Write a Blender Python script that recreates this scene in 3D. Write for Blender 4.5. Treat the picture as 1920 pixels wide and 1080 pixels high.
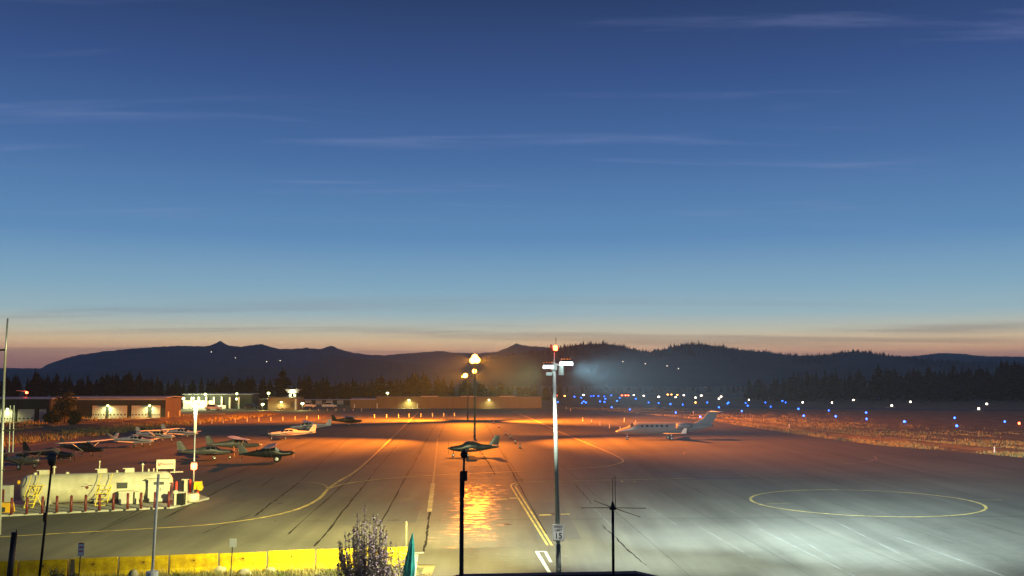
import bpy, math, random
from mathutils import Vector, Matrix
R = math.radians
random.seed(7)
for o in list(bpy.data.objects): bpy.data.objects.remove(o)
SC = bpy.context.scene
COL = SC.collection

def lin(r, g, b):
    f = lambda c: (c/255/12.92) if c/255 <= .04045 else ((c/255+.055)/1.055)**2.4
    return (f(r), f(g), f(b), 1)

# ---------------------------------------------------------------- camera
F, TH, CH = 1900.0, math.atan(170/1900), 9.0
cam = bpy.data.cameras.new('camera'); camo = bpy.data.objects.new('camera', cam); COL.objects.link(camo)
cam.sensor_width = 36; cam.lens = F/1920*36; cam.clip_start = .1; cam.clip_end = 40000
camo.location = (0, 0, CH); camo.rotation_euler = (R(90)+TH, 0, 0)
SC.camera = camo
# ---------------------------------------------------------------- sky (dusk)
W_ = bpy.data.worlds.new('World'); SC.world = W_; W_.use_nodes = True
nt = W_.node_tree; nt.nodes.clear(); N = nt.nodes.new; Lk = nt.links.new
out = N('ShaderNodeOutputWorld'); bg = N('ShaderNodeBackground'); Lk(bg.outputs[0], out.inputs[0])
tc = N('ShaderNodeTexCoord'); sep = N('ShaderNodeSeparateXYZ'); Lk(tc.outputs['Generated'], sep.inputs[0])
sky = N('ShaderNodeTexSky'); sky.sky_type = 'NISHITA'; sky.sun_disc = False
sky.sun_elevation = R(-1.5); sky.sun_rotation = R(0); sky.altitude = 1800; sky.dust_density = 2.0; sky.ozone_density = 2.5
ramp = N('ShaderNodeValToRGB'); cr = ramp.color_ramp
stops = [(0.0, (120, 88, 96)), (.020, (156, 118, 112)), (.027, (192, 150, 126)), (.036, (206, 180, 146)), (.047, (188, 188, 172)), (.063, (154, 182, 192)),
         (.089, (132, 172, 196)), (.136, (98, 144, 190)), (.213, (75, 114, 168)), (.288, (58, 87, 142)), (.358, (45, 66, 110)), (.6, (30, 46, 82)), (1.0, (22, 35, 64))]
while len(cr.elements) > 1: cr.elements.remove(cr.elements[-1])
def sky_col(p, c):      # the sky's own colour: what is left of it after the low haze dims it on the way
    T = math.exp(-HAZE*122/max(p, .030)); q = lin(*c)
    return tuple((q[k]-(1-T)*(.022, .040, .085)[k])/T for k in range(3))+(1,)
HAZE = 1.6e-4
cr.elements[0].position = 0; cr.elements[0].color = sky_col(*stops[0])
for p, c in stops[1:]:
    e = cr.elements.new(p); e.color = sky_col(p, c)
def wm(op, a, b=None, c=None):
    n = N('ShaderNodeMath'); n.operation = op
    for i, v in enumerate((a, b, c)):
        if v is None: continue
        if isinstance(v, (int, float)): n.inputs[i].default_value = v
        else: Lk(v, n.inputs[i])
    return n.outputs[0]
Lk(sep.outputs['Z'], ramp.inputs[0])
skys = N('ShaderNodeMix'); skys.data_type = 'RGBA'; skys.blend_type = 'MULTIPLY'; skys.inputs['Factor'].default_value = 1
skys.inputs['B'].default_value = (.08, .08, .08, 1); Lk(sky.outputs[0], skys.inputs['A'])
base = N('ShaderNodeMix'); base.data_type = 'RGBA'; base.inputs['Factor'].default_value = .9
Lk(skys.outputs['Result'], base.inputs['A']); Lk(ramp.outputs[0], base.inputs['B'])
# thin cirrus: noise on a cloud plane seen in perspective
zc = wm('MAXIMUM', sep.outputs['Z'], .004)
cx = wm('DIVIDE', sep.outputs['X'], wm('ADD', zc, .03)); cy = wm('DIVIDE', sep.outputs['Y'], wm('ADD', zc, .03))
comb = N('ShaderNodeCombineXYZ'); Lk(cx, comb.inputs[0]); Lk(cy, comb.inputs[1])
def cloud(scl, rot, sc, seed, lo, hi, detail=5, rough=.55):
    mp = N('ShaderNodeMapping'); mp.inputs['Scale'].default_value = scl; mp.inputs['Rotation'].default_value = (0, 0, R(rot))
    mp.inputs['Location'].default_value = (seed, seed*1.7, 0); Lk(comb.outputs[0], mp.inputs[0])
    n = N('ShaderNodeTexNoise'); n.inputs['Scale'].default_value = sc; n.inputs['Detail'].default_value = detail; n.inputs['Roughness'].default_value = rough
    n.inputs['Distortion'].default_value = .35
    Lk(mp.outputs[0], n.inputs['Vector'])
    m = N('ShaderNodeMapRange'); m.inputs['From Min'].default_value = lo; m.inputs['From Max'].default_value = hi; m.interpolation_type = 'SMOOTHSTEP'
    Lk(n.outputs[0], m.inputs[0]); return m.outputs[0]
hi_c = cloud((.55, 2.9, 1), 8, 1.15, 5.1, .55, .80)
lo_c = cloud((.16, .5, 1), -2, .8, 11.0, .50, .66)
hi_mask = N('ShaderNodeMapRange'); hi_mask.inputs['From Min'].default_value = .09; hi_mask.inputs['From Max'].default_value = .2; Lk(sep.outputs['Z'], hi_mask.inputs[0])
lo_mask = N('ShaderNodeMapRange'); lo_mask.inputs['From Min'].default_value = .085; lo_mask.inputs['From Max'].default_value = .05; Lk(sep.outputs['Z'], lo_mask.inputs[0])
f_hi = wm('MULTIPLY', wm('MULTIPLY', hi_c, hi_mask.outputs[0]), .32)
f_lo = wm('MULTIPLY', wm('MULTIPLY', lo_c, lo_mask.outputs[0]), .38)
m1 = N('ShaderNodeMix'); m1.data_type = 'RGBA'; Lk(f_hi, m1.inputs['Factor']); Lk(base.outputs['Result'], m1.inputs['A']); m1.inputs['B'].default_value = lin(150, 158, 205)
m2 = N('ShaderNodeMix'); m2.data_type = 'RGBA'; Lk(f_lo, m2.inputs['Factor']); Lk(m1.outputs['Result'], m2.inputs['A']); m2.inputs['B'].default_value = lin(122, 104, 112)
Lk(m2.outputs['Result'], bg.inputs[0]); bg.inputs[1].default_value = 1.0
# ---------------------------------------------------------------- exposure
vs = SC.view_settings; vs.view_transform = 'Standard'; vs.look = 'None'; vs.exposure = 0; vs.gamma = 1
SC.cycles.use_denoising = True
SC.cycles.max_bounces = 5; SC.cycles.diffuse_bounces = 2; SC.cycles.glossy_bounces = 2; SC.cycles.transmission_bounces = 3; SC.cycles.volume_bounces = 0
SC.cycles.sample_clamp_indirect = 4; SC.cycles.volume_step_rate = 4

# ---------------------------------------------------------------- helpers
def ray(px, py):
    x = (px-960)/F; v = (540-py)/F; c, s = math.cos(TH), math.sin(TH)
    return Vector((x, c - v*s, s + v*c))
def G(px, py, z=0.0):
    d = ray(px, py); t = (z-CH)/d.z
    return Vector((d.x*t, d.y*t, z))
def Wd(px, py, dist):
    d = ray(px, py); t = dist/d.y
    return Vector((d.x*t, dist, CH + d.z*t))

class MB:
    def __init__(s): s.v = []; s.f = []
    def add(s, vs_, fs):
        o = len(s.v); s.v += [tuple(v) for v in vs_]; s.f += [tuple(i+o for i in f) for f in fs]; return s
    def box(s, c, d, rz=0, taper=1.0):
        x, y, z = d[0]/2, d[1]/2, d[2]/2; P = []
        ca, sa = math.cos(rz), math.sin(rz)
        for zz, k in ((-z, 1), (z, taper)):
            for a, b in ((-x, -y), (x, -y), (x, y), (-x, y)):
                a *= k; b *= k
                P.append((c[0]+a*ca-b*sa, c[1]+a*sa+b*ca, c[2]+zz))
        return s.add(P, [(3, 2, 1, 0), (4, 5, 6, 7), (0, 1, 5, 4), (1, 2, 6, 5), (2, 3, 7, 6), (3, 0, 4, 7)])
    def tube(s, p0, p1, r0, r1=None, n=8, caps=True):
        r1 = r0 if r1 is None else r1
        p0, p1 = Vector(p0), Vector(p1); d = (p1-p0).normalized()
        a = d.orthogonal().normalized(); b = d.cross(a); P = []
        for p, r in ((p0, r0), (p1, r1)):
            for i in range(n):
                t = 2*math.pi*i/n; P.append(p + a*(r*math.cos(t)) + b*(r*math.sin(t)))
        fs = [(i, (i+1) % n, n+(i+1) % n, n+i) for i in range(n)]
        if caps: fs += [tuple(range(n-1, -1, -1)), tuple(range(n, 2*n))]
        return s.add(P, fs)
    def path(s, pts, r, n=6):
        for a, b in zip(pts[:-1], pts[1:]): s.tube(a, b, r, r, n)
        return s
    def loft(s, rings, cap=True, close=True):
        n = len(rings[0]); P = [p for r in rings for p in r]; fs = []
        for k in range(len(rings)-1):
            for i in range(n if close else n-1):
                j = (i+1) % n; fs.append((k*n+i, k*n+j, (k+1)*n+j, (k+1)*n+i))
        if cap and close:
            fs.append(tuple(range(n-1, -1, -1))); fs.append(tuple((len(rings)-1)*n+i for i in range(n)))
        return s.add(P, fs)
    def lathe(s, prof, axis_o=(0, 0, 0), n=12, axis='z'):
        rings = []
        for r, h in prof:
            ring = []
            for i in range(n):
                t = 2*math.pi*i/n; a, b = r*math.cos(t), r*math.sin(t)
                q = {'z': (a, b, h), 'y': (b, h, a), 'x': (h, a, b)}[axis]
                ring.append((q[0]+axis_o[0], q[1]+axis_o[1], q[2]+axis_o[2]))
            rings.append(ring)
        return s.loft(rings)
    def quad(s, a, b, c, d): return s.add([a, b, c, d], [(0, 1, 2, 3)])
    def ribbon(s, pts, w, z, jit=0):
        pts = [Vector((p[0], p[1], 0)) for p in pts]; P = []
        for i, p in enumerate(pts):
            d = (pts[min(i+1, len(pts)-1)]-pts[max(i-1, 0)]).normalized(); nrm = Vector((-d.y, d.x, 0))
            ww = w*(1+random.uniform(-jit, jit))/2
            P += [(p+nrm*ww)+Vector((0, 0, z)), (p-nrm*ww)+Vector((0, 0, z))]
        return s.add(P, [(2*i, 2*i+1, 2*i+3, 2*i+2) for i in range(len(pts)-1)])
    def mesh(s, name, mat, smooth=False):
        m = bpy.data.meshes.new(name); m.from_pydata(s.v, [], s.f); m.update()
        if mat: m.materials.append(mat)
        if smooth: m.shade_smooth()
        return m
    def build(s, name, mat, parent=None, smooth=False, loc=None, rz=0):
        o = bpy.data.objects.new(name, s.mesh(name, mat, smooth)); COL.objects.link(o)
        if parent: o.parent = parent
        if loc is not None: o.location = loc
        o.rotation_euler.z = rz
        return o
def tag(o, label, cat, group=None):
    o['label'] = label; o['category'] = cat
    if group: o['group'] = group
    return o
def thing(name, label, cat, loc=(0, 0, 0), rz=0, group=None):
    o = bpy.data.objects.new(name, None); COL.objects.link(o); o.location = loc; o.rotation_euler.z = rz
    o.empty_display_size = .3
    return tag(o, label, cat, group)
def struct(o): o['kind'] = 'structure'; return o
def copy_tree(o, parent=None):
    c = o.copy(); COL.objects.link(c); c.parent = parent
    for ch in o.children: copy_tree(ch, c)
    return c
def smoothpath(pts, n=8):
    if len(pts) < 3: return [pts[0].lerp(pts[1], i/12) for i in range(13)]
    outp = []
    for i in range(len(pts)-1):
        p0, p1, p2, p3 = pts[max(i-1, 0)], pts[i], pts[i+1], pts[min(i+2, len(pts)-1)]
        for k in range(n):
            t = k/n
            outp.append(.5*((2*p1)+(-p0+p2)*t+(2*p0-5*p1+4*p2-p3)*t*t+(-p0+3*p1-3*p2+p3)*t**3))
    return outp+[pts[-1]]

# ---------------------------------------------------------------- materials
def mat(name, col, rough=.6, metal=0, var=.12, scale=3.0, bump=0, bscale=30, emit=None, estr=0, dirt=None, coord='Object', mscale=(1, 1, 1), spec=.4):
    m = bpy.data.materials.new(name); m.use_nodes = True; t = m.node_tree; b = t.nodes['Principled BSDF']
    b.inputs['Roughness'].default_value = rough; b.inputs['Metallic'].default_value = metal; b.inputs['Specular IOR Level'].default_value = spec
    b.inputs['Base Color'].default_value = (*col[:3], 1)
    if emit:
        b.inputs['Emission Color'].default_value = (*emit[:3], 1); b.inputs['Emission Strength'].default_value = estr
        m.cycles.emission_sampling = 'NONE' if estr else 'AUTO'
        return m
    c = t.nodes.new('ShaderNodeTexCoord'); mp = t.nodes.new('ShaderNodeMapping'); mp.inputs['Scale'].default_value = mscale
    t.links.new(c.outputs[coord], mp.inputs[0])
    if var:
        n = t.nodes.new('ShaderNodeTexNoise'); n.inputs['Scale'].default_value = scale; n.inputs['Detail'].default_value = 6; n.inputs['Roughness'].default_value = .65
        t.links.new(mp.outputs[0], n.inputs['Vector'])
        r = t.nodes.new('ShaderNodeMapRange'); r.inputs['From Min'].default_value = .3; r.inputs['From Max'].default_value = .7
        t.links.new(n.outputs[0], r.inputs[0])
        mx = t.nodes.new('ShaderNodeMix'); mx.data_type = 'RGBA'; t.links.new(r.outputs[0], mx.inputs['Factor'])
        d = dirt or tuple(x*(1-2*var) for x in col[:3])
        mx.inputs['A'].default_value = (*d[:3], 1); mx.inputs['B'].default_value = (*[min(1, x*(1+var)) for x in col[:3]], 1)
        t.links.new(mx.outputs['Result'], b.inputs['Base Color'])
    if bump:
        n2 = t.nodes.new('ShaderNodeTexNoise'); n2.inputs['Scale'].default_value = bscale; n2.inputs['Detail'].default_value = 4
        t.links.new(mp.outputs[0], n2.inputs['Vector'])
        bp = t.nodes.new('ShaderNodeBump'); bp.inputs['Strength'].default_value = bump; bp.inputs['Distance'].default_value = .05
        t.links.new(n2.outputs[0], bp.inputs['Height']); t.links.new(bp.outputs[0], b.inputs['Normal'])
    return m
def asphalt(name, c1, c2, rough, seed=0, bump=.25, rr=.15, spec=.3, wet=False):
    m = bpy.data.materials.new(name); m.use_nodes = True; t = m.node_tree; b = t.nodes['Principled BSDF']
    c = t.nodes.new('ShaderNodeTexCoord')
    def noise(ms, sc, det=6, ro=.6, loc=0):
        mp = t.nodes.new('ShaderNodeMapping'); mp.inputs['Scale'].default_value = ms; mp.inputs['Rotation'].default_value = (0, 0, R(-3)); mp.inputs['Location'].default_value = (seed+loc, loc, 0)
        t.links.new(c.outputs['Object'], mp.inputs[0])
        n = t.nodes.new('ShaderNodeTexNoise'); n.inputs['Scale'].default_value = sc; n.inputs['Detail'].default_value = det; n.inputs['Roughness'].default_value = ro
        t.links.new(mp.outputs[0], n.inputs['Vector']); return n.outputs[0]
    def mth(op, a, b_):
        n = t.nodes.new('ShaderNodeMath'); n.operation = op
        for i, v in enumerate((a, b_)):
            if isinstance(v, (int, float)): n.inputs[i].default_value = v
            else: t.links.new(v, n.inputs[i])
        return n.outputs[0]
    streak = noise((1, .045, 1), .55, 5, .6); blotch = noise((1, 1, 1), .07, 6, .6, 5); fine = noise((1, 1, 1), 1.6, 8, .75, 9); grit = noise((1, 1, 1), 14, 4, .8, 2)
    s = mth('ADD', mth('ADD', mth('MULTIPLY', streak, .4), mth('MULTIPLY', blotch, .3)), mth('ADD', mth('MULTIPLY', fine, .18), mth('MULTIPLY', grit, .12)))
    r = t.nodes.new('ShaderNodeMapRange'); r.inputs['From Min'].default_value = .36; r.inputs['From Max'].default_value = .64; t.links.new(s, r.inputs[0])
    mx = t.nodes.new('ShaderNodeMix'); mx.data_type = 'RGBA'; t.links.new(r.outputs[0], mx.inputs['Factor'])
    mx.inputs['A'].default_value = (*c1, 1); mx.inputs['B'].default_value = (*c2, 1); t.links.new(mx.outputs['Result'], b.inputs['Base Color'])
    r2 = t.nodes.new('ShaderNodeMapRange'); r2.inputs['To Min'].default_value = rough-rr; r2.inputs['To Max'].default_value = rough+rr; t.links.new(fine, r2.inputs[0]); t.links.new(r2.outputs[0], b.inputs['Roughness'])
    if wet:
        w1 = noise((.8, 1.6, 1), 1.1, 5, .7, 3); r2.inputs['From Min'].default_value = .50; r2.inputs['From Max'].default_value = .62; r2.inputs['To Min'].default_value = .68; r2.inputs['To Max'].default_value = .32
        sx_ = t.nodes.new('ShaderNodeSeparateXYZ'); t.links.new(c.outputs['Object'], sx_.inputs[0])
        dx2 = mth('DIVIDE', mth('ABSOLUTE', mth('ADD', sx_.outputs['X'], 2.5), 0), 2.1); dy2 = mth('DIVIDE', mth('ABSOLUTE', mth('SUBTRACT', sx_.outputs['Y'], 71), 0), 17)
        edge = mth('MAXIMUM', mth('SUBTRACT', 1, mth('MAXIMUM', dx2, dy2)), -.6)
        t.links.new(mth('ADD', w1, mth('MULTIPLY', mth('SUBTRACT', edge, .35), .16)), r2.inputs[0])
    bp = t.nodes.new('ShaderNodeBump'); bp.inputs['Strength'].default_value = bump; bp.inputs['Distance'].default_value = .03
    t.links.new(mth('ADD', fine, mth('MULTIPLY', grit, .5)), bp.inputs['Height']); t.links.new(bp.outputs[0], b.inputs['Normal'])
    b.inputs['Specular IOR Level'].default_value = spec
    return m

M = {}
M['asphalt'] = asphalt('asphalt', (.052, .048, .040), (.135, .126, .100), .72)
M['sealed'] = asphalt('sealed_concrete', (.068, .063, .054), (.140, .132, .110), .62, 20, .4, .1, .11, wet=True)
M['road'] = asphalt('road_asphalt', (.055, .054, .052), (.105, .102, .096), .75, 40)
M['dirt'] = mat('dry_grass_dirt', (.24, .165, .075), .95, var=.3, scale=.25, bump=.8, bscale=2.5, dirt=(.08, .058, .028))
M['bed'] = mat('planting_bed', (.13, .11, .06), .95, var=.3, scale=1.2, bump=1, bscale=8, dirt=(.04, .045, .02))
M['concrete'] = mat('concrete', (.34, .32, .28), .85, var=.15, scale=1.5, bump=.2)
M['yellow_line'] = mat('yellow_paint', (.62, .46, .12), .6, var=.22, scale=1.1, dirt=(.17, .13, .06))
M['faded_line'] = mat('faded_yellow_paint', (.40, .30, .13), .7, var=.3, scale=.7, dirt=(.10, .09, .07))
M['white_line'] = mat('white_paint', (.62, .62, .55), .6, var=.15, scale=2, dirt=(.25, .25, .22))
M['worn_line'] = mat('worn_pale_seal', (.165, .16, .145), .75, var=.3, scale=.5, dirt=(.085, .082, .072))
M['seam'] = mat('dark_crack_seal', (.013, .012, .011), .85, var=.1, spec=.1)
M['joint'] = mat('pavement_joint', (.035, .033, .029), .85, var=.3, scale=.4, spec=.1, dirt=(.075, .07, .06))
M['oil'] = mat('oil_stain', (.035, .032, .028), .6, var=.3, scale=2)
M['steel'] = mat('galvanised_steel', (.50, .52, .50), .45, .6, var=.1, scale=2)
M['pole'] = mat('pale_painted_pole', (.22, .26, .23), .5, 0, var=.06, scale=2)
M['polelow'] = mat('dark_pole_wrap', (.035, .045, .04), .5, 0, var=.4, scale=3, dirt=(.2, .22, .19))
M['black'] = mat('black_metal', (.012, .012, .013), .5, .2, var=.1)
M['darkgrey'] = mat('dark_grey_metal', (.05, .055, .055), .5, .3, var=.1)
M['sign_white'] = mat('sign_white', (.74, .74, .68), .5, var=.04)
M['sign_black'] = mat('sign_black', (.01, .01, .01), .6, var=0)
M['barrier'] = mat('yellow_painted_concrete', (.66, .46, .004), .75, var=.12, scale=2.4, bump=.3, spec=.15, dirt=(.30, .17, .01))
M['tank'] = mat('tank_cream_paint', (.56, .52, .40), .45, var=.1, scale=.9, dirt=(.38, .34, .25))
M['cabinet'] = mat('cabinet_grey', (.42, .40, .35), .5, var=.08)
M['ladder'] = mat('yellow_ladder', (.75, .56, .06), .5, var=.08)
M['maroon'] = mat('maroon_bollard', (.13, .022, .022), .5, var=.15, scale=6)
M['redpaint'] = mat('red_paint', (.5, .045, .03), .5, var=.1, scale=6)
M['yellowplastic'] = mat('yellow_plastic', (.8, .55, .01), .5, var=.05)
M['orangebox'] = mat('orange_yellow_plastic', (.7, .38, .02), .5, var=.08)
M['roof'] = mat('dark_roof', (.022, .021, .024), .7, var=.25, scale=6, bump=.3)
M['coping'] = mat('metal_coping_pink_lit', (.30, .22, .22), .5, .3, var=.1)  # pink cast of the lamplight on the ridge edge is put into this colour
M['tanwall'] = mat('tan_metal_siding', (.17, .125, .062), .7, var=.1, scale=.5, mscale=(3, 3, .3))
M['brownwall'] = mat('brown_metal_siding', (.085, .062, .045), .7, var=.12, scale=.5, mscale=(3, 3, .3))
M['darkwall'] = mat('dark_green_grey_siding', (.024, .031, .026), .7, var=.12, scale=.5, mscale=(3, 3, .3))
M['door'] = mat('pale_hangar_door', (.46, .48, .40), .6, var=.06, scale=.7)
M['pane'] = mat('dark_pane', (.01, .012, .012), .15, var=0)
M['metalroof'] = mat('pale_metal_roof', (.36, .36, .36), .5, .2, var=.12, scale=.6)
M['whitewall'] = mat('white_wall', (.62, .60, .52), .7, var=.08)
M['pinkroof'] = mat('pale_pink_roof', (.55, .45, .42), .6, var=.06)
M['tyre'] = mat('tyre_rubber', (.012, .012, .012), .8, var=.1)
M['hub'] = mat('wheel_hub', (.6, .6, .6), .35, .6, var=.05)
M['pl_white'] = mat('aircraft_white', (.66, .63, .58), .35, var=.06)
M['pl_grey'] = mat('aircraft_grey', (.10, .098, .09), .4, var=.1)
M['pl_dark'] = mat('aircraft_dark', (.013, .013, .013), .35, var=.1)
M['pl_cover'] = mat('aircraft_cover_fabric', (.16, .15, .14), .8, var=.15)
M['stripe0'] = mat('dark_blue_stripe', (.02, .03, .09), .4, var=.05)
M['stripe1'] = mat('maroon_stripe', (.10, .015, .015), .4, var=.05)
M['jet'] = mat('jet_grey_white', (.15, .15, .16), .3, var=.06)
M['glass'] = mat('tinted_glass', (.012, .014, .016), .08, var=0, spec=.7)
M['windshield'] = mat('pale_windshield', (.45, .47, .48), .15, var=.05, spec=.7)
M['trunk'] = mat('bark', (.05, .035, .025), .9, var=.2, scale=6)
M['conifer'] = mat('conifer_needles', (.014, .020, .014), .95, var=.3, scale=1.2, spec=.05, dirt=(.006, .009, .007))
M['leafdark'] = mat('dark_leaves', (.035, .045, .02), .85, var=.3, scale=3)
M['limb'] = mat('pale_limb', (.30, .26, .22), .8, var=.2, scale=5)
M['blossom'] = mat('purple_brown_leaf', (.50, .37, .40), .8, var=.35, scale=9, dirt=(.09, .05, .05))
M['leafpale'] = mat('pale_olive_leaf', (.34, .31, .16), .8, var=.3, scale=9, dirt=(.10, .09, .05))
M['grassdry'] = mat('dry_grass_blades', (.42, .33, .12), .9, var=.3, scale=.9, dirt=(.14, .12, .04))
M['grassgreen'] = mat('green_grass_blades', (.12, .19, .05), .9, var=.3, scale=.9)
M['rock'] = mat('tan_boulder', (.46, .40, .26), .9, var=.2, scale=3, bump=.6, bscale=6)
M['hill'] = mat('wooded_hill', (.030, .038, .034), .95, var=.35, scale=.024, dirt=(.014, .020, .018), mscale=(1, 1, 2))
M['hillfar'] = mat('far_mountain', (.042, .058, .085), .95, var=.3, scale=.012, dirt=(.012, .020, .032))  # bluer than bare slopes: part of the haze's blue is painted in
M['teal'] = mat('teal_fabric', (.03, .33, .25), .7, var=.15, scale=4)
M['paleblue'] = mat('pale_blue_plastic', (.25, .5, .62), .5, var=.05)
M['cone'] = mat('orange_cone', (.5, .14, .03), .6, var=.1)
M['stake'] = mat('white_stake', (.75, .72, .66), .5, var=.03)
M['carwhite'] = mat('car_white', (.6, .6, .58), .3, var=.03)
M['cardark'] = mat('car_dark', (.03, .03, .035), .3, var=.03)
def emis(name, col, s): return mat(name, (.2, .2, .2), .5, var=0, emit=col, estr=s)
M['e_led'] = emis('led_lens', (.82, .95, 1), 9)
M['e_sod'] = emis('sodium_lens', (1, .36, .035), 28)
M['e_red'] = emis('red_lens', (1, .07, .02), 22)
M['e_green'] = emis('greenish_lamp', (.9, 1, .35), 7)
M['e_blue'] = emis('blue_taxi_lens', (.012, .10, 1), 10)
M['e_white'] = emis('white_runway_lens', (1, .82, .62), 11)
M['e_amber'] = emis('amber_lens', (1, .32, .05), 20)
M['e_house'] = emis('lit_window', (1, .85, .65), 9)

def spot(name, parent, loc, target, power, col, angle, blend=.6, size=.25):
    l = bpy.data.lights.new(name, 'SPOT'); l.energy = power; l.color = col; l.spot_size = R(angle); l.spot_blend = blend; l.shadow_soft_size = size
    o = bpy.data.objects.new(name, l); COL.objects.link(o); o.parent = parent; o.location = loc
    d = (Vector(target)-(Vector(parent.location)+Vector(loc) if parent else Vector(loc)))
    o.rotation_euler = d.to_track_quat('-Z', 'Y').to_euler(); return o
def point(name, parent, loc, power, col, size=.2):
    l = bpy.data.lights.new(name, 'POINT'); l.energy = power; l.color = col; l.shadow_soft_size = size
    o = bpy.data.objects.new(name, l); COL.objects.link(o); o.parent = parent; o.location = loc; return o

# ================================================================ THE SETTING
def sheet(name, pts, z, m, sub=None):
    mb = MB(); mb.add([(p[0], p[1], z) for p in pts], [tuple(range(len(pts)))])
    o = mb.build(name, m); struct(o)
    if o.data.polygons[0].normal.z < 0: o.data.flip_normals()
    return o
g = MB(); g.quad((-3700, -300, -.03), (3700, -300, -.03), (3700, 4300, -.03), (-3700, 4300, -.03)); struct(g.build('ground', M['dirt']))
edge_r = [G(1920, 858), G(1780, 846), G(1640, 834), G(1500, 815), G(1400, 800), G(1330, 789), G(1230, 779), G(1130, 770), G(1040, 766.5)]
edge_l = [G(640, 767), G(600, 786), G(540, 791), G(460, 794), G(390, 797), G(300, 806), G(200, 817), G(100, 830), G(0, 843)]
er = smoothpath(edge_r, 6); el = smoothpath(edge_l, 6)
ap = [(90, 30), (95, 60)] + [(p.x, p.y) for p in er] + [(p.x, p.y) for p in el] + [(-75, 100), (-80, 60), (-80, 46), (-28, 46.4), (-9, 50.5), (-3.7, 50.2), (-3.6, 30)]
apron = sheet('apron', ap, 0, M['asphalt'])
bed = sheet('planting_bed', [(-60, 20), (-4.2, 20), (-4.2, 49.6), (-9, 49.9), (-28, 46.0), (-60, 39)], -.01, M['bed'])
lane = sheet('sealed_pavement', [G(797, 1030), G(1003, 1025), G(975, 960), G(953, 905), G(813, 905)], .004, M['sealed'])
far_road = sheet('runway', [(-30, 545), (420, 480), (420, 508), (-30, 580)], .0, M['road'])
taxi2 = sheet('taxiway', [(20, 330), (330, 205), (330, 222), (20, 352)], .0, M['road'])
lot = sheet('parking_lot', [(-108, 284), (-55, 300), (-55, 330), (-120, 330)], 0, M['road'])
pad = sheet('hangar_pad', [(-101.5, 226), (-77, 226), (-77, 235), (-101.5, 235)], .0, M['concrete'])
pad2 = sheet('shed_pad', [(-46, 303), (-20, 303), (-20, 312), (-46, 312)], .0, M['concrete'])

def line(pix, w, m, name='painted_line', z=.008, world=False, jit=.06):
    pts = smoothpath([p if world else G(*p) for p in pix]) if len(pix) > 2 else [G(*pix[0]).lerp(G(*pix[1]), i/20) for i in range(21)]
    return MB().ribbon(pts, w, z, jit).build(name, m, apron)
Y, Fd, Wt = M['yellow_line'], M['faded_line'], M['white_line']
line([(-60, 1010), (100, 1001), (300, 990), (410, 982), (500, 969), (560, 954), (598, 935), (616, 916), (636, 902), (680, 873), (740, 816), (785, 772)], .26, Y)
line([(615, 917), (611, 911), (600, 907), (585, 904.5), (560, 903.5)], .18, Fd, z=.012)
line([(616, 917), (632, 911), (660, 905), (720, 898), (800, 892), (880, 888), (960, 884.5), (1060, 880), (1130, 875), (1160, 869), (1168, 863), (1150, 852), (1110, 835), (1050, 810), (1010, 791), (972, 776)], .24, Y, z=.012)
line([(678, 873), (710, 878), (760, 883), (830, 886), (900, 888)], .13, Fd, z=.015)
line([(812, 906), (805, 960)], .34, Fd, z=.012); line([(821, 822), (812, 906)], .16, Fd, z=.012)
line([(820, 825), (836, 790), (846, 770)], .10, M['seam'], 'pavement_seam')
line([(960, 770), (1000, 786)], .14, Fd, z=.012)
line([(958, 912), (1027, 1023)], .13, Y); line([(966, 912), (1035, 1023)], .13, Y)
line([(958, 912), (962, 907), (985, 904.5), (1040, 903), (1150, 900), (1305, 897)], .16, Y, z=.012)
line([(966, 913), (970, 908.5), (990, 906), (1040, 904.5)], .13, Fd, z=.016)
for a, b, w in (((922, 922), (942, 922), .32), ((925, 936.5), (951, 936), .30), ((955, 934.5), (972, 934), .5), ((1011, 966), (1034, 965.5), .55), ((1051, 964.5), (1068, 964), .42)):
    line([a, b], w, Y, z=.012, jit=0)
for p, q in (((800, 908), (915, 905)), ((815, 927), (900, 925)), ((815, 947), (880, 945)), ((690, 907.5), (812, 905))): line([p, q], .10, M['worn_line'], 'pavement_seam', z=.010)
line([(1006, 1034), (1034, 1080)], .17, Wt); line([(1022, 1034), (1033, 1054)], .14, Wt); line([(1004, 1034.5), (1024, 1034.5)], .18, Wt, z=.012)
line([(778, 1037), (795, 1036.5)], .30, Wt); line([(779, 1040), (773, 1080)], .30, Wt, z=.012)
# painted ring
pc = G(1640, 943); far_, near_ = G(1600, 917), G(1690, 971.5); cy_ = (far_.y+near_.y)/2; rad = (far_.y-near_.y)/2
lft, rgt = G(1421, 938), G(1857, 953); rad = (rad + (rgt.x-lft.x)/2)/2; cx_ = (lft.x+rgt.x)/2
ring = [Vector((cx_+rad*math.cos(t*math.pi/48), cy_+rad*math.sin(t*math.pi/48), 0)) for t in range(97)]
MB().ribbon(ring, .20, .008, .05).build('painted_ring', Y, apron)
line([(1437, 945), (1488, 943.5)], .12, Fd, z=.012); line([(1826, 937.5), (1878, 938)], .12, Fd, z=.012)
line([(1578, 869), (1620, 866.5), (1643, 861), (1638, 856)], .13, Fd); line([(1282, 852), (1284, 848), (1300, 847)], .12, Fd); line([(1870, 881), (1920, 885)], .14, Fd)
for i, (a, b) in enumerate((((1164.5, 901.5), (1168, 904)), ((1171, 902), (1174, 902)), ((1180, 901.8), (1184, 901.8)), ((1187, 902), (1192, 903.5)), ((1174, 904.5), (1178, 904.5)))): line([a, b], .22, Fd, 'painted_mark', z=.014, jit=0)
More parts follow.
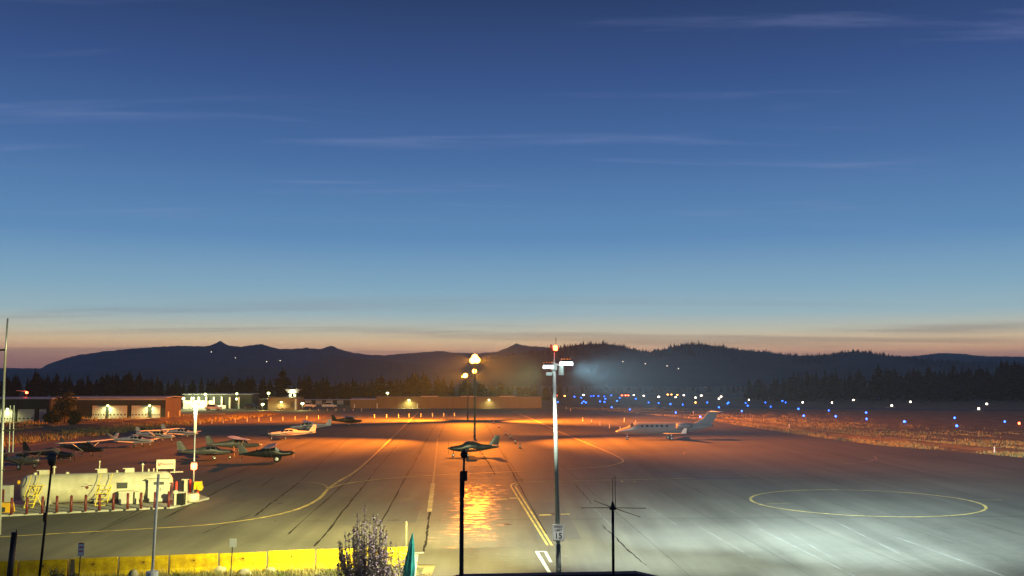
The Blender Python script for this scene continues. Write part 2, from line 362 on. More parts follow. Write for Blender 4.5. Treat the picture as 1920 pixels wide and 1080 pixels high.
for a, b, w in (((1310, 987), (1412, 1046), .07), ((1420, 990), (1610, 1084), .06), ((1480, 1000), (1560, 1046), .05), ((1668, 1003), (1882, 1080), .11), ((1100, 940), (1150, 990), .06), ((1300, 920), (1420, 985), .05), ((1560, 975), (1690, 1040), .05), ((1180, 930), (1270, 985), .05)):
    line([a, b], w, M['worn_line'], 'pale_joint', z=.009, jit=.5)
def seam(a, b, w=.07, k=.05):
    A, B = G(*a), G(*b); n = 26; pts = []
    off = 0
    for i in range(n+1):
        off = off*.7+random.uniform(-k, k); pts.append(A.lerp(B, i/n)+Vector((off, 0, 0)))
    MB().ribbon(pts, w, .006, .5).build('crack_seal', M['seam'], apron)
for a, b, w in (((477, 968), (563, 903), .10), ((306, 972), (452, 900), .10), ((590, 1024), (683, 909), .10), ((493, 910), (512, 896), .07), ((683, 909), (735, 845), .06), ((795, 1034), (806, 958), .11), ((200, 985), (330, 925), .06),
                ((560, 905), (660, 815), .05), ((735, 845), (775, 800), .05), ((775, 862), (800, 822), .05), ((900, 845), (930, 890), .12), ((945, 850), (980, 905), .05), ((1075, 905), (1110, 945), .05), ((1130, 985), (1210, 1060), .06), ((1200, 870), (1330, 930), .04), ((380, 1000), (470, 965), .05)):
    seam(a, b, w*1.1)
for x in (-24, -12.5, -7.5, 2.5, 8.0, 13.6, 19, 24.5, 30, 36, 42):
    pts = [Vector((x-.05*(y-50)+random.uniform(-.05, .05), y, 0)) for y in range(47 if x > 4 else 60, 240, 5)]
    MB().ribbon(pts, .045 if x > 4 else .09, .005, .6).build('paving_joint', M['joint'] if x > 4 else M['seam'], apron)
for y in (66, 92, 128, 176):
    pts = [Vector((x, y+.05*x+random.uniform(-.05, .05), 0)) for x in range(-14, 60, 4)]
    MB().ribbon(pts, .10, .0055, .6).build('paving_joint', M['joint'], apron)
for c in ([(1006, 1012), (1090, 1010), (1050, 940), (985, 942)], [(640, 985), (780, 980), (790, 940), (680, 942)], [(1230, 900), (1400, 898), (1370, 880), (1215, 882)], [(880, 895), (945, 893), (935, 872), (880, 874)], [(420, 935), (520, 932), (545, 915), (455, 917)]):
    MB().add([tuple(G(*p)+Vector((0, 0, .0035))) for p in c], [(0, 1, 2, 3)]).build('asphalt_patch', M['road'], apron)
rs = random.Random(5)
for k in range(26):     # oil drips under the parking spots
    c = G(rs.uniform(350, 1050), rs.uniform(850, 990)); r = rs.uniform(.1, .4)
    MB().add([(c.x+r*math.cos(a*.5236)*rs.uniform(.6, 1.2), c.y+r*1.3*math.sin(a*.5236)*rs.uniform(.6, 1.2), .0065) for a in range(12)], [tuple(range(12))]).build('oil_stain', M['oil'], apron)
# scuffed tyre swirls on the near lane
for i in range(9):
    c = G(random.uniform(900, 1010), random.uniform(1030, 1075)); a0 = random.uniform(0, 6.3); rr_ = random.uniform(.8, 3); 
    pts = [c+Vector((rr_*math.cos(a0+t*.09), rr_*math.sin(a0+t*.09), 0)) for t in range(10)]
    MB().ribbon(pts, .05, .009, .6).build('tyre_scuff', M['worn_line'], apron)

# low grassy berms between the apron and the hangars
def berm(pix, w, h, name='berm'):
    pts = smoothpath([G(*p) for p in pix], 8); mb = MB(); rows = []
    for i, p in enumerate(pts):
        d = (pts[min(i+1, len(pts)-1)]-pts[max(i-1, 0)]).normalized(); nn = Vector((-d.y, d.x, 0))
        hh = h*(.75+.4*random.random()); row = []
        for k in range(7):
            u = k/6*2-1; row.append(p+nn*(u*w)+Vector((0, 0, -.05+hh*(1-u*u)**1.5+random.uniform(0, .06)*(1-abs(u)))))
        rows.append(row)
    mb.loft(rows, close=False); o = mb.build(name, M['dirt'], smooth=True); struct(o)
    if o.data.polygons[0].normal.z < 0: o.data.flip_normals()
berm([(-40, 826), (100, 808), (220, 797), (330, 790), (420, 782), (500, 777)], 5, .7)
berm([(-40, 808), (80, 800), (200, 793), (300, 788), (400, 779)], 3, .5)
berm([(1345, 786), (1450, 797), (1600, 818), (1750, 833), (1960, 852)], 2.2, .28)

# mountains: ridges with a real foot, crest and back slope
def ridge(name, prof, dist, depth, m, foot_dz=-2, rough=.0, step=12, waves=1.0):
    mb = MB(); rows = []; xs = []
    prof = sorted(prof); px = prof[0][0]
    while px <= prof[-1][0]:
        for (a, b) in zip(prof[:-1], prof[1:]):
            if a[0] <= px <= b[0]:
                t = (px-a[0])/(b[0]-a[0]+1e-9); py = a[1]+(b[1]-a[1])*t
        py += random.uniform(-rough, rough); crest = Wd(px, py, dist); row = []
        for k, (u, hgt) in enumerate(((-1, 0), (-.8, .16), (-.6, .40), (-.4, .60), (-.2, .82), (0, 1), (.35, .6), (1, 0))):
            dd = dist+u*depth*(1+.12*math.sin(px*.011*waves+k)); x = crest.x*dd/dist if u < 0 else crest.x
            z = foot_dz+(crest.z-foot_dz)*hgt*(1+(.14*math.sin(px*.027*waves+k*1.9) if 0 < k < 5 else 0))
            row.append((x, dd, z))
        rows.append(row); px += step
    mb.loft(rows, close=False); o = mb.build(name, m, smooth=True); struct(o)
    if o.data.polygons[0].normal.z < 0: o.data.flip_normals()
    return o
far_prof = [(-500, 700), (-200, 692), (0, 690), (75, 691), (95, 681), (120, 672), (150, 665), (200, 658), (250, 653.5), (300, 650), (340, 648), (385, 650), (400, 646), (408, 641), (413, 638.5), (418, 642), (428, 648), (450, 650), (470, 647), (490, 645), (505, 649), (520, 654), (545, 655), (575, 652), (600, 655), (612, 651), (622, 648.5), (635, 654), (660, 661), (690, 665), (720, 666), (760, 663), (800, 660), (825, 658), (850, 661), (890, 663), (930, 660), (950, 653), (968, 644), (985, 648), (1010, 650), (1060, 653), (1200, 665), (1400, 668), (1520, 667), (1700, 668), (1730, 666), (1765, 661.5), (1800, 663), (1850, 668), (1920, 669), (2200, 668), (2500, 680)]
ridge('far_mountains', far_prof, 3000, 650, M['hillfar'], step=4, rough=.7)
mid_prof = [(-500, 700), (0, 700), (150, 698), (300, 690), (420, 687), (520, 689), (565, 690), (590, 678), (620, 668), (650, 670), (700, 674), (760, 680), (820, 690), (900, 694), (1000, 695), (1040, 700)]
ridge('forested_foothills', mid_prof, 2200, 450, M['hill'], step=4, rough=.9)
near_prof = [(780, 706), (860, 690), (920, 674), (980, 663), (1040, 654), (1085, 646.5), (1130, 644.5), (1160, 648), (1190, 656), (1220, 661), (1240, 657), (1265, 650), (1300, 645.5), (1330, 647), (1370, 655), (1440, 661), (1500, 669), (1550, 667), (1575, 662), (1600, 659), (1630, 662), (1660, 668), (1720, 674), (1800, 680), (1920, 684), (2200, 690), (2500, 700)]
ridge('wooded_hills', near_prof, 1750, 560, M['hill'], step=5, rough=.4)
# the wood on the hills' crests (one mass)
wood = MB()
def interp(prof, px):
    for a, b in zip(prof[:-1], prof[1:]):
        if a[0] <= px <= b[0]: return a[1]+(b[1]-a[1])*(px-a[0])/(b[0]-a[0])
    return prof[-1][1]
for i in range(2600):
    px = random.uniform(900, 1990); u = random.random()**2*.35
    c = Wd(px, interp(near_prof, px), 1750); dd = 1750-u*560; x = c.x*dd/1750; z = -2+(c.z+2)*(1-u*.95) - 2
    h = random.uniform(3.5, 8)*(1 if random.random() > .1 else 1.4); r = h*random.uniform(.16, .28)
    a0 = random.random()*6
    P = [(x+r*math.cos(a0+t*1.2566), dd+r*math.sin(a0+t*1.2566), z) for t in range(5)]+[(x, dd, z+h)]
    wood.add(P, [(t, (t+1) % 5, 5) for t in range(5)])
wo = wood.build('hilltop_wood', M['hill']); wo['kind'] = 'stuff'; tag(wo, 'dark distant conifer wood along the crests of the hills', 'wood')

# ================================================================ TREES
def conifer_mesh(seed, pine=False):
    rnd = random.Random(seed); mb = MB(); lv = 17
    for k in range(lv):
        t = k/(lv-1); z = .10+.90*t
        r = (.215*(1-t)**.8+.012)*rnd.uniform(.7, 1.2) if not pine else (.20*math.sin(math.pi*min(1, (t*.9+.12)))**.8+.02)*rnd.uniform(.6, 1.25)
        nb = 9 if t < .7 else 6; a0 = rnd.random()*6.3
        for b in range(nb):
            a = a0+b*2*math.pi/nb+rnd.uniform(-.25, .25); rr = r*rnd.uniform(.6, 1.15); dz = -.05*rnd.uniform(.2, 1.2) if not pine else rnd.uniform(-.03, .05)
            ca, sa = math.cos(a), math.sin(a); w = rr*.42
            tip = (rr*ca, rr*sa, z+dz-.02); m1_ = (rr*.5*ca-w*sa, rr*.5*sa+w*ca, z+dz*.4); m2_ = (rr*.5*ca+w*sa, rr*.5*sa-w*ca, z+dz*.4); top = (0, 0, z+.06); low = (rr*.45*ca, rr*.45*sa, z+dz*.5-.05)
            mb.add([top, m1_, tip, m2_, low], [(0, 1, 2), (0, 2, 3), (1, 4, 2), (4, 3, 2)])
    mb.add([(.012, 0, .96), (-.006, .01, .96), (-.006, -.01, .96), (0, 0, 1.03)], [(0, 1, 3), (1, 2, 3), (2, 0, 3)])
    return mb
con_meshes = [conifer_mesh(i, i % 3 == 2) for i in range(9)]
crowns = [c.mesh('crown', M['conifer']) for c in con_meshes]
trunkm = MB().tube((0, 0, 0), (0, 0, .5), .022, .010, 6).mesh('trunk', M['trunk'])
def add_conifer(x, y, h, wk, label, group):
    t = thing('conifer', label, 'tree', (x, y, -.05), random.random()*6.3, group); t.scale = (h*wk, h*wk, h)
    for nm, me in (('trunk', trunkm), ('crown', random.choice(crowns))):
        o = bpy.data.objects.new(nm, me); COL.objects.link(o); o.parent = t
top_l = [(-20, 697), (60, 696), (66, 690), (75, 690), (88, 694), (150, 700), (250, 694), (300, 701), (380, 704), (450, 702), (480, 704), (565, 698), (600, 708), (640, 707), (700, 700), (740, 704), (790, 688), (800, 700), (850, 706), (900, 712), (1000, 716)]
LBL = 'dark conifer in the tree line behind the hangars and tan shed'
px = -15
while px < 1030:
    d = random.uniform(395, 440); ty = interp(top_l, px)+random.choice((0, 3, 6, 11, 16))+random.uniform(-2, 3)
    p = Wd(px, ty, d)
    add_conifer(p.x, d, max(5, p.z)*(1.22 if random.random() < .08 else 1), random.uniform(.85, 1.75), LBL, 'conifers behind the hangars'); px += random.choice((5, 8, 11, 15, 22))
top_r = [(1400, 712), (1450, 704), (1500, 698), (1540, 692), (1600, 690), (1660, 694), (1700, 690), (1760, 688), (1800, 685), (1850, 686), (1880, 672), (1890, 668), (1905, 680), (1950, 672)]
px = 1404
while px < 1945:
    d = random.uniform(400, 455); ty = interp(top_r, px)+random.choice((0, 3, 7, 13, 18))+random.uniform(-2, 3)
    p = Wd(px, ty, d)
    add_conifer(p.x, d, max(5, p.z)*(1.15 if random.random() < .08 else 1), random.uniform(.9, 1.7), 'black conifer in the tall tree line beyond the runway lights', 'conifers beyond the runway'); px += random.choice((4, 7, 9, 13, 17))
px = 1035
while px < 1395:
    d = random.uniform(640, 760); ty = interp([(1000, 716), (1200, 722), (1400, 714)], px)+random.uniform(0, 9)
    p = Wd(px, ty, d); add_conifer(p.x, d, max(4, p.z), random.uniform(.9, 1.3), 'small dark conifer at the foot of the wooded hill past the runway', 'conifers at the foot of the hill'); px += random.uniform(8, 15)
forest = MB()
for i in range(420):
    if i < 240: px = random.uniform(-60, 1060); d = random.uniform(440, 620); top = interp(top_l, max(-20, min(999, px)))+random.uniform(5, 22)
    else: px = random.uniform(1402, 2000); d = random.uniform(458, 560); top = interp(top_r, min(px, 1949))+random.uniform(6, 24)
    p = Wd(px, top, d); h = max(5, p.z); c = random.choice(con_meshes); k = h*random.uniform(.9, 1.3)
    o0 = len(forest.v); forest.v += [(p.x+v[0]*k, d+v[1]*k, v[2]*h) for v in c.v]; forest.f += [tuple(q+o0 for q in f) for f in c.f]
fo = forest.build('forest', M['conifer']); fo['kind'] = 'stuff'; tag(fo, 'dense dark forest filling in behind the front row of conifers', 'forest')

def leafy(name, n, rx, ry, rz, c, m, parent, size=.25, seed=1, clumps=30):
    rnd = random.Random(seed); mb = MB(); cl = []
    for i in range(clumps):
        v = Vector((rnd.gauss(0, 1), rnd.gauss(0, 1), rnd.gauss(0, 1))).normalized()*(rnd.random()**.4)
        cl.append(Vector((v.x*rx, v.y*ry, v.z*rz))+Vector(c))
    for i in range(n):
        p = rnd.choice(cl)+Vector((rnd.gauss(0, .16*rx), rnd.gauss(0, .16*ry), rnd.gauss(0, .16*rz)))
        a = Vector((rnd.uniform(-1, 1), rnd.uniform(-1, 1), rnd.uniform(-1, 1)))*size; b = Vector((rnd.uniform(-1, 1), rnd.uniform(-1, 1), rnd.uniform(-1, 1)))*size*.6
        mb.quad(p-a, p-b, p+a, p+b)
    o = mb.build(name, m, parent); return o
def bushy(px, py, h, w, label, seed):
    p = G(px, py); t = thing('broadleaf_tree', label, 'tree', p)
    mb = MB().tube((0, 0, -.1), (0, 0, h*.5), .16, .08); 
    for k in range(6):
        a = k*1.05; mb.tube((0, 0, h*.25), (w*.3*math.cos(a), w*.3*math.sin(a), h*.6), .06, .02, 5)
    mb.build('trunk', M['trunk'], t)
    leafy('crown', 2600, w/2, w/2, h*.42, (0, 0, h*.55), M['leafdark'], t, .22, seed, 46)
bushy(121, 794, 6.2, 5.0, 'round dark broadleaf tree in front of the long hangar', 3)
bushy(139, 800, 2.9, 2.2, 'small dark bush on the berm below the hangar doors', 4)
bushy(97, 797, 2.6, 3.0, 'low wide dark bush left of the round dark tree', 5)

# foreground columnar flowering tree
def columnar(px, base_py, dist, h, label):
    x = Wd(px, 700, dist).x; t = thing('columnar_tree', label, 'tree', (x, dist, 0)); rnd = random.Random(12)
    trunk = MB().tube((0, 0, -.1), (0, 0, 1.2), .11, .08, 8).build('trunk', M['limb'], t)
    limbs = MB(); lv = MB(); lo2 = MB()
    for i in range(105):
        a = rnd.random()*6.3; rr = 1.22*math.sqrt(rnd.random()); ax, ay = rr*math.cos(a), rr*math.sin(a)*.9
        zt = (h*(1-.40*(rr/1.22)**1.6))*rnd.uniform(.60, 1.10); z0 = rnd.uniform(.15, .7)
        p0 = Vector((0, 0, z0)); p1 = Vector((ax*.98, ay*.98, z0+(zt-z0)*.30)); p2 = Vector((ax, ay, zt))
        pts = [(p0*(1-s)**2+p1*(2*s*(1-s))+p2*s*s) for s in [k/8 for k in range(9)]]
        for k in range(8): limbs.tube(pts[k], pts[k+1], .022*(1-k/9)+.006, .022*(1-(k+1)/9)+.006, 4, False)
        for k in range(105):
            s = rnd.uniform(.25, 1); p = p0*(1-s)**2+p1*(2*s*(1-s))+p2*s*s+Vector((rnd.gauss(0, .045), rnd.gauss(0, .045), rnd.gauss(0, .04)))*(1.25-.7*s)
            A = Vector((rnd.uniform(-1, 1), rnd.uniform(-1, 1), rnd.uniform(-.3, 1)))*.052; B = Vector((rnd.uniform(-1, 1), rnd.uniform(-1, 1), rnd.uniform(-1, 1)))*.036
            (lv if rnd.random() < .6 else lo2).quad(p-A, p-B, p+A, p+B)
    limbs.build('limbs', M['limb'], t); lv.build('crown', M['blossom'], t); lo2.build('crown', M['leafpale'], t)
columnar(690, 1120, 41.5, 3.62, 'columnar purplish tree with upright branches in front of the yellow barriers')
def shrub(px, py_top, dist, w, h, label, m1_, m2_, seed, n=1500):
    x = Wd(px, 700, dist).x; t = thing('shrub', label, 'shrub', (x, dist, 0))
    rnd = random.Random(seed); st = MB()
    for i in range(22):
        a = rnd.random()*6.3; r = w/2*math.sqrt(rnd.random()); st.tube((0, 0, -.05), (r*math.cos(a), r*math.sin(a), h*rnd.uniform(.5, 1)), .014, .006, 4, False)
    st.build('stems', M['limb'], t)
    leafy('foliage', n, w/2, w/2, h*.45, (0, 0, h*.5), m1_, t, .045, seed, 60)
    leafy('foliage', n//2, w/2, w/2, h*.45, (0, 0, h*.5), m2_, t, .045, seed+1, 40)
shrub(735, 1045, 42.5, 2.0, 1.75, 'rounded purple-green shrub beside the columnar tree', M['blossom'], M['leafpale'], 31)
shrub(795, 1050, 41.0, 1.1, 1.3, 'small purple-leaved shrub beside the teal umbrella', M['blossom'], M['leafdark'], 33, 900)
shrub(762, 1000, 44.5, .9, 2.05, 'thin open shrub with pinkish tips against the last yellow barrier', M['blossom'], M['leafpale'], 35, 200)
shrub(118, 1058, 44.6, .8, .95, 'dark leafy weed in front of the stained yellow barrier', M['leafdark'], M['grassgreen'], 37, 300)
shrub(152, 1066, 44.4, .6, .75, 'low dark weed beside the thin lamp post foot', M['leafdark'], M['grassgreen'], 38, 240)
shrub(610, 1068, 44.0, 1.2, .8, 'brown bushy weed left of the columnar tree', M['leafpale'], M['blossom'], 39, 500)

# grass tufts (uncountable)
def tufts(name, n, place, hgt, m, label, spread=.12, blades=9, wid=.012):
    rnd = random.Random(n); mb = MB()
    for i in range(n):
        q = place(rnd)
        if q is None: continue
        x, y, z = q; hh = hgt*rnd.uniform(.5, 1.3)
        for b in range(blades):
            a = rnd.random()*6.3; bx, by = x+rnd.gauss(0, spread), y+rnd.gauss(0, spread); l = rnd.uniform(.1, .55)*hh; w = wid*rnd.uniform(.7, 1.6); h2 = hh*rnd.uniform(.6, 1.1)
            ca, sa = math.cos(a), math.sin(a)
            mb.add([(bx-w*sa, by+w*ca, z), (bx+w*sa, by-w*ca, z), (bx+l*ca, by+l*sa, z+h2)], [(0, 1, 2)])
    o = mb.build(name, m); o['kind'] = 'stuff'; tag(o, label, 'grass'); return o
def bedpl(r):
    x = r.uniform(-26, -4.6); y = r.uniform(40.5, 48.6 if x > -9.5 else 49.4-(-9-x)*.205-.4)
    return (x, y, -.01)
tufts('dry_grass', 2600, bedpl, .38, M['grassdry'], 'tangled dry yellow grass in the bed below the yellow barriers', .10, 9, .010)
tufts('green_grass', 1300, bedpl, .26, M['grassgreen'], 'short green grass among the boulders below the yellow barriers', .12, 9, .010)
def rightpl(r):
    t = r.random(); p = er[int(t*t*(len(er)-1))]; q = p.lerp(er[min(int(t*t*(len(er)-1))+1, len(er)-1)], r.random())
    off = abs(r.gauss(0, 1))*22+.3
    if math.sin(q.x*.31)+math.sin(off*.55+q.y*.05)+math.sin(q.y*.23+off*.2) < r.uniform(-1.2, .9): return None
    return (q.x+off*.55, q.y+off*.85, -.03)
tufts('field_grass', 9000, rightpl, .30, M['grassdry'], 'dry orange-lit field grass along the right edge of the apron', .35, 6, .035)
def leftpl(r):
    px = r.uniform(-20, 520); py = r.uniform(778, 843-px*.1) if px > 0 else 820
    p = G(px, max(776, py)); 
    if py > 838-px*.115: return None
    return (p.x, p.y, .0)
tufts('berm_grass', 2500, leftpl, .55, M['grassdry'], 'dry grass tufts on the low berms before the hangars', .4, 6, .05)

# ================================================================ LAMP MASTS
LEDP = Vector((Wd(1048, 1010, 43.7).x, 43.7, 0))
def led_mast():
    t = thing('light_mast', 'tall pale light mast with two white lamp heads and a red beacon', 'light mast', LEDP)
    top = Vector((Wd(1039, 688, 43.7).x-LEDP.x, 0, Wd(1039, 688, 43.7).z)); low = Vector((0, 0, 0))
    at = lambda z: low.lerp(top, z/top.z)
    MB().tube(at(-.05), at(2.1), .115, .11, 16).build('pole_base', M['polelow'], t, True)
    MB().tube(at(2.1), at(top.z), .10, .075, 16).build('pole', M['pole'], t, True)
    bo = MB()
    for z, r in ((.35, .03), (.62, .045), (1.0, .03)): bo.lathe([(r, 0), (r, .02), (r*.6, .05)], (at(z).x, -.13, z), 8, 'y')
    bo.build('access_cover', M['steel'], t)
    MB().box(top+Vector((0, 0, .02)), (.24, .24, .30)).tube(top+Vector((-.4, 0, .02)), top+Vector((.62, 0, .14)), .05).tube(top+Vector((.30, 0, -.35)), top+Vector((.30, 0, .06)), .12, .10, 10).build('bracket', M['pole'], t)
    MB().box(top+Vector((-.22, -.05, -.30)), (.26, .16, .14)).build('camera_box', M['pole'], t)
    for sx, x0, zz, yaw in ((-1, -.27, .06, 0), (1, .50, .20, 0)):
        hd = MB().box(top+Vector((x0, -.30, zz+.05)), (.44+.05*sx, .86, .10), 0, .8).build('lamp_head', M['pole'], t)
        MB().box(top+Vector((x0, -.34, zz-.06)), (.47+.06*sx, .80, .13), 0, .96).build('lens', M['e_led'], hd)
        fr = MB()
        for fx in (-.28, -.1, .1, .28): fr.box(top+Vector((x0+fx*.6, -.30, zz+.125)), (.02, .7, .05))
        fr.build('cooling_fins', M['pole'], hd)
    hl_, hr_ = top+Vector((-.52, -.05, -.08)), top+Vector((.80, -.05, .02))
    spot('lamp_light', t, hl_, (-13, 68, 0), 62000, (1, 1, .40), 112, 1)
    spot('lamp_light', t, hl_, (-14, 84, 0), 150000, (1, .88, .34), 56, 1)
    spot('lamp_light', t, hl_, (-22, 61, 0), 90000, (1, .92, .32), 56, 1)
    spot('lamp_light', t, hr_, (15, 70, 0), 66000, (.82, 1, .86), 112, 1)
    spot('lamp_light', t, hr_, (24, 86, 0), 200000, (.74, .97, 1), 60, 1)
    spot('lamp_light', t, hr_, (52, 80, 0), 330000, (.70, .95, 1), 60, 1)
    spot('lamp_light', t, hr_, (36, 44, 0), 100000, (.78, .98, .95), 78, 1)
    spot('lamp_light', t, top+Vector((-.27, -.80, -.25)), (-3, 41, 0), 13000, (1, 1, .86), 112, 1)
    st = top+Vector((0, 0, .15))
    MB().tube(st, st+Vector((.02, 0, .75)), .025).build('beacon_stem', M['steel'], t)
    bc = MB().lathe([(.07, 0), (.09, .03), (.09, .05)], st+Vector((.06, 0, .50)), 10).build('beacon', M['darkgrey'], t)
    MB().lathe([(.085, 0), (.10, .08), (.09, .17), (.05, .23)], st+Vector((.06, 0, .555)), 10).build('lens', M['e_red'], bc)
    MB().box(st+Vector((-.13, 0, .72)), (.08, .08, .18)).tube(st+Vector((-.13, 0, .55)), st+Vector((.06, 0, .52)), .015).tube(st+Vector((.08, 0, .75)), st+Vector((.08, 0, 1.12)), .012).build('whip_antenna', M['darkgrey'], t)
    point('beacon_light', t, st+Vector((.06, -.2, .65)), 40, (1, .06, .02), .1)
led_mast()
# text helper
def text_mesh(name, s, size, m, parent, loc, rot=(R(90), 0, 0), extrude=.0006, sx=1.0):
    c = bpy.data.curves.new(name, 'FONT'); c.body = s; c.size = size; c.align_x = 'CENTER'; c.align_y = 'CENTER'; c.extrude = extrude; c.offset = size*.02
    o = bpy.data.objects.new(name, c); COL.objects.link(o); bpy.context.view_layer.update()
    me = bpy.data.meshes.new_from_object(o); bpy.data.objects.remove(o); me.materials.clear(); me.materials.append(m)
    o = bpy.data.objects.new(name, me); COL.objects.link(o); o.parent = parent; o.location = loc; o.rotation_euler = rot; o.scale = (sx, 1, 1)
    return o
sp = Wd(1047, 998.5, 43.48); sg = thing('speed_sign', 'white speed limit 15 sign strapped to the tall light mast', 'sign', sp)
MB().box((0, 0, 0), (.50, .015, .67)).build('panel', M['sign_white'], sg)
bd = MB()
for a, b in (((0, .315), (.46, .012)), ((0, -.315), (.46, .012)), ((-.23, 0), (.012, .64)), ((.23, 0), (.012, .64))): bd.box((a[0], -.0083, a[1]), (b[0], .0016, b[1]))
bd.build('border', M['sign_black'], sg)
text_mesh('lettering', 'SPEED', .135, M['sign_black'], sg, (0, -.0088, .225)); text_mesh('lettering', 'LIMIT', .135, M['sign_black'], sg, (0, -.0088, .095)); text_mesh('lettering', '15', .33, M['sign_black'], sg, (0, -.0088, -.145))
MB().box((.0, .04, .2), (.30, .06, .03)).box((0, .04, -.2), (.30, .06, .03)).build('strap', M['steel'], sg)
pd = thing('utility_pedestal', 'grey utility pedestal with white cap beside the light mast', 'pedestal', (Wd(1037, 700, 41.6).x, 41.6, 0))
MB().box((0, 0, .52), (.26, .26, 1.06)).build('body', M['cabinet'], pd); MB().box((0, 0, 1.09), (.36, .34, .09), 0, .85).build('cap', M['sign_white'], pd); MB().box((-.02, -.135, .85), (.07, .02, .10)).build('latch', M['sign_white'], pd)

def sodium(name, label, base_px, light_px, heads, spots_):
    b = G(*base_px); t = thing(name, label, 'light mast', b)
    tp = Wd(light_px[0], light_px[1], b.y); h = tp.z
    MB().tube((0, 0, -.05), (0, 0, h), .17, .09, 12).build('pole', M['darkgrey'], t, True)
    MB().tube((-1.3, 0, h-.25), (1.3, 0, h-.25), .06).build('crossarm', M['darkgrey'], t)
    for dx, dz in heads:
        hd = MB().box((dx, .05, h+dz+.02), (.75, .35, .62)).build('floodlight', M['darkgrey'], t)
        MB().lathe([(.34, 0), (.46, -.03), (.46, -.08), (.24, -.18)], (dx, -.13, h+dz), 12, 'y').build('lens', M['e_sod'], hd)
        MB().tube((dx, .05, h-.25), (dx, .05, h+dz), .03).build('yoke', M['darkgrey'], hd)
    MB().box((0, -.2, 1.3), (.35, .22, .6)).build('switch_box', M['darkgrey'], t)
    for loc, tgt, pw, ang in spots_: spot('floodlight_light', t, Vector(loc)+Vector((0, 0, h)), tgt, pw, (1, .225, .008), ang, 1, .3)
sodium('sodium_mast', 'tall dark mast with the brightest orange sodium floodlights', (890, 822), (890, 676), ((-.34, 0), (.34, .06), (0, .5)),
       (((0, -.9, .1), (-3, 104, 0), 66000, 120), ((.5, -.8, .1), (70, 120, 0), 560000, 92), ((-.6, -.8, .1), (-64, 120, 0), 480000, 92), ((.5, .6, .1), (35, 212, 0), 110000, 90)))
sodium('sodium_mast', 'shorter dark mast with small orange floodlights behind the brightest one', (877, 790), (864, 704), ((-.5, 0), (1.4, .9)),
       (((-.5, -.9, 0), (-56, 236, 0), 800000, 108), ((1, .5, 0), (-5, 250, 0), 230000, 96), ((1, -.9, 0), (75, 220, 0), 800000, 108), ((0, -.9, 0), (-6, 172, 0), 80000, 116)))

# ================================================================ ROOF-TOP POLES AND TERMINAL ROOF
P1, P2 = Wd(865, 1080.5, 14.6), Wd(1190, 1074.5, 15.2)
tb = thing('terminal_building', 'dark roof of the terminal building at the foot of the antenna', 'building', (0, 10, 0))
zE = P1.z-1.6; off = Vector((0, 10, 0)); A, B = P1-off, P2-off
E = [Vector((A.x-4.5, -7, zE)), Vector((B.x+5.5, -7, zE)), Vector((B.x+5.5, 7.5, zE)), Vector((A.x-4.5, 7.5, zE))]
MB().add([A, B]+E, [(0, 2, 3, 1), (1, 3, 4), (1, 4, 5, 0), (0, 5, 2)]).build('roof', M['roof'], tb)
MB().tube(A, B, .035, n=6).tube(B, E[2], .035, n=6).tube(A, E[3], .035, n=6).build('ridge_cap', M['coping'], tb)
MB().box(((E[0].x+E[1].x)/2, .25, zE/2-.03), (E[1].x-E[0].x-.8, 13.6, zE-.02)).build('wall', M['tanwall'], tb)
MB().box(((E[0].x+E[1].x)/2, .25, zE-.06), (E[1].x-E[0].x+.06, 14.56, .12)).build('fascia', M['darkgrey'], tb)
def weather_pole():
    d = 12.0; b = Wd(865, 1090, d); t = thing('weather_pole', 'black weather station pole with a sensor ball on a thin stem', 'pole', (b.x, d, zE+.35))
    z = lambda py: Wd(865, py, d).z-(zE+.35); x = lambda px: Wd(px, 900, d).x-b.x
    MB().tube((0, 0, -.2), (x(866), 0, z(884)), .026, .025, 10).build('pole', M['black'], t, True)
    MB().box((x(870), 0, z(892)), (.075, .07, .115)).build('clamp', M['black'], t)
    MB().tube((x(869), 0, z(932)), (x(869.5), 0, z(890)), .012).tube((x(869.5), 0, z(890)), (x(870), 0, z(858)), .013).build('stem', M['darkgrey'], t)
    MB().lathe([(.004, -.045), (.030, -.036), (.043, -.012), (.043, .012), (.030, .036), (.004, .045)], (x(870), 0, z(852.5)), 12).build('sensor_ball', M['black'], t, True)
    MB().tube((x(870), 0, z(848)), (x(870), 0, z(841)), .012, .008).build('tip', M['black'], t)
weather_pole()
def antenna():
    d = 15.1; b = Wd(1150, 1076, d); t = thing('ground_plane_antenna', 'thin black antenna mast with radial rods on the dark roof', 'antenna', (b.x, d, b.z-.05))
    z = lambda py: Wd(1150, py, d).z-(b.z-.05); x = lambda px: Wd(px, 950, d).x-b.x
    MB().tube((0, 0, -.1), (0, 0, z(952)), .020, .020, 8).build('mast', M['black'], t, True)
    MB().lathe([(.05, -.02), (.05, 0), (.03, .03), (.012, .10)], (0, 0, z(953)), 10).build('hub', M['black'], t)
    for k, (px, py, dy) in enumerate(((1089, 951.5, -.05), (1211, 953, .0), (1193, 961.5, -.45), (1118, 945, .4))):
        MB().tube((0, 0, z(952)), (x(px), dy, z(py)), .006, .004, 5).build('radial', M['black'], t)
    MB().tube((0, 0, z(950)), (x(1149), 0, z(897)), .006, .004, 5).build('whip', M['black'], t); MB().tube((x(1154), 0, z(950)), (x(1153.5), 0, z(893)), .006, .004, 5).build('whip', M['black'], t)
antenna()

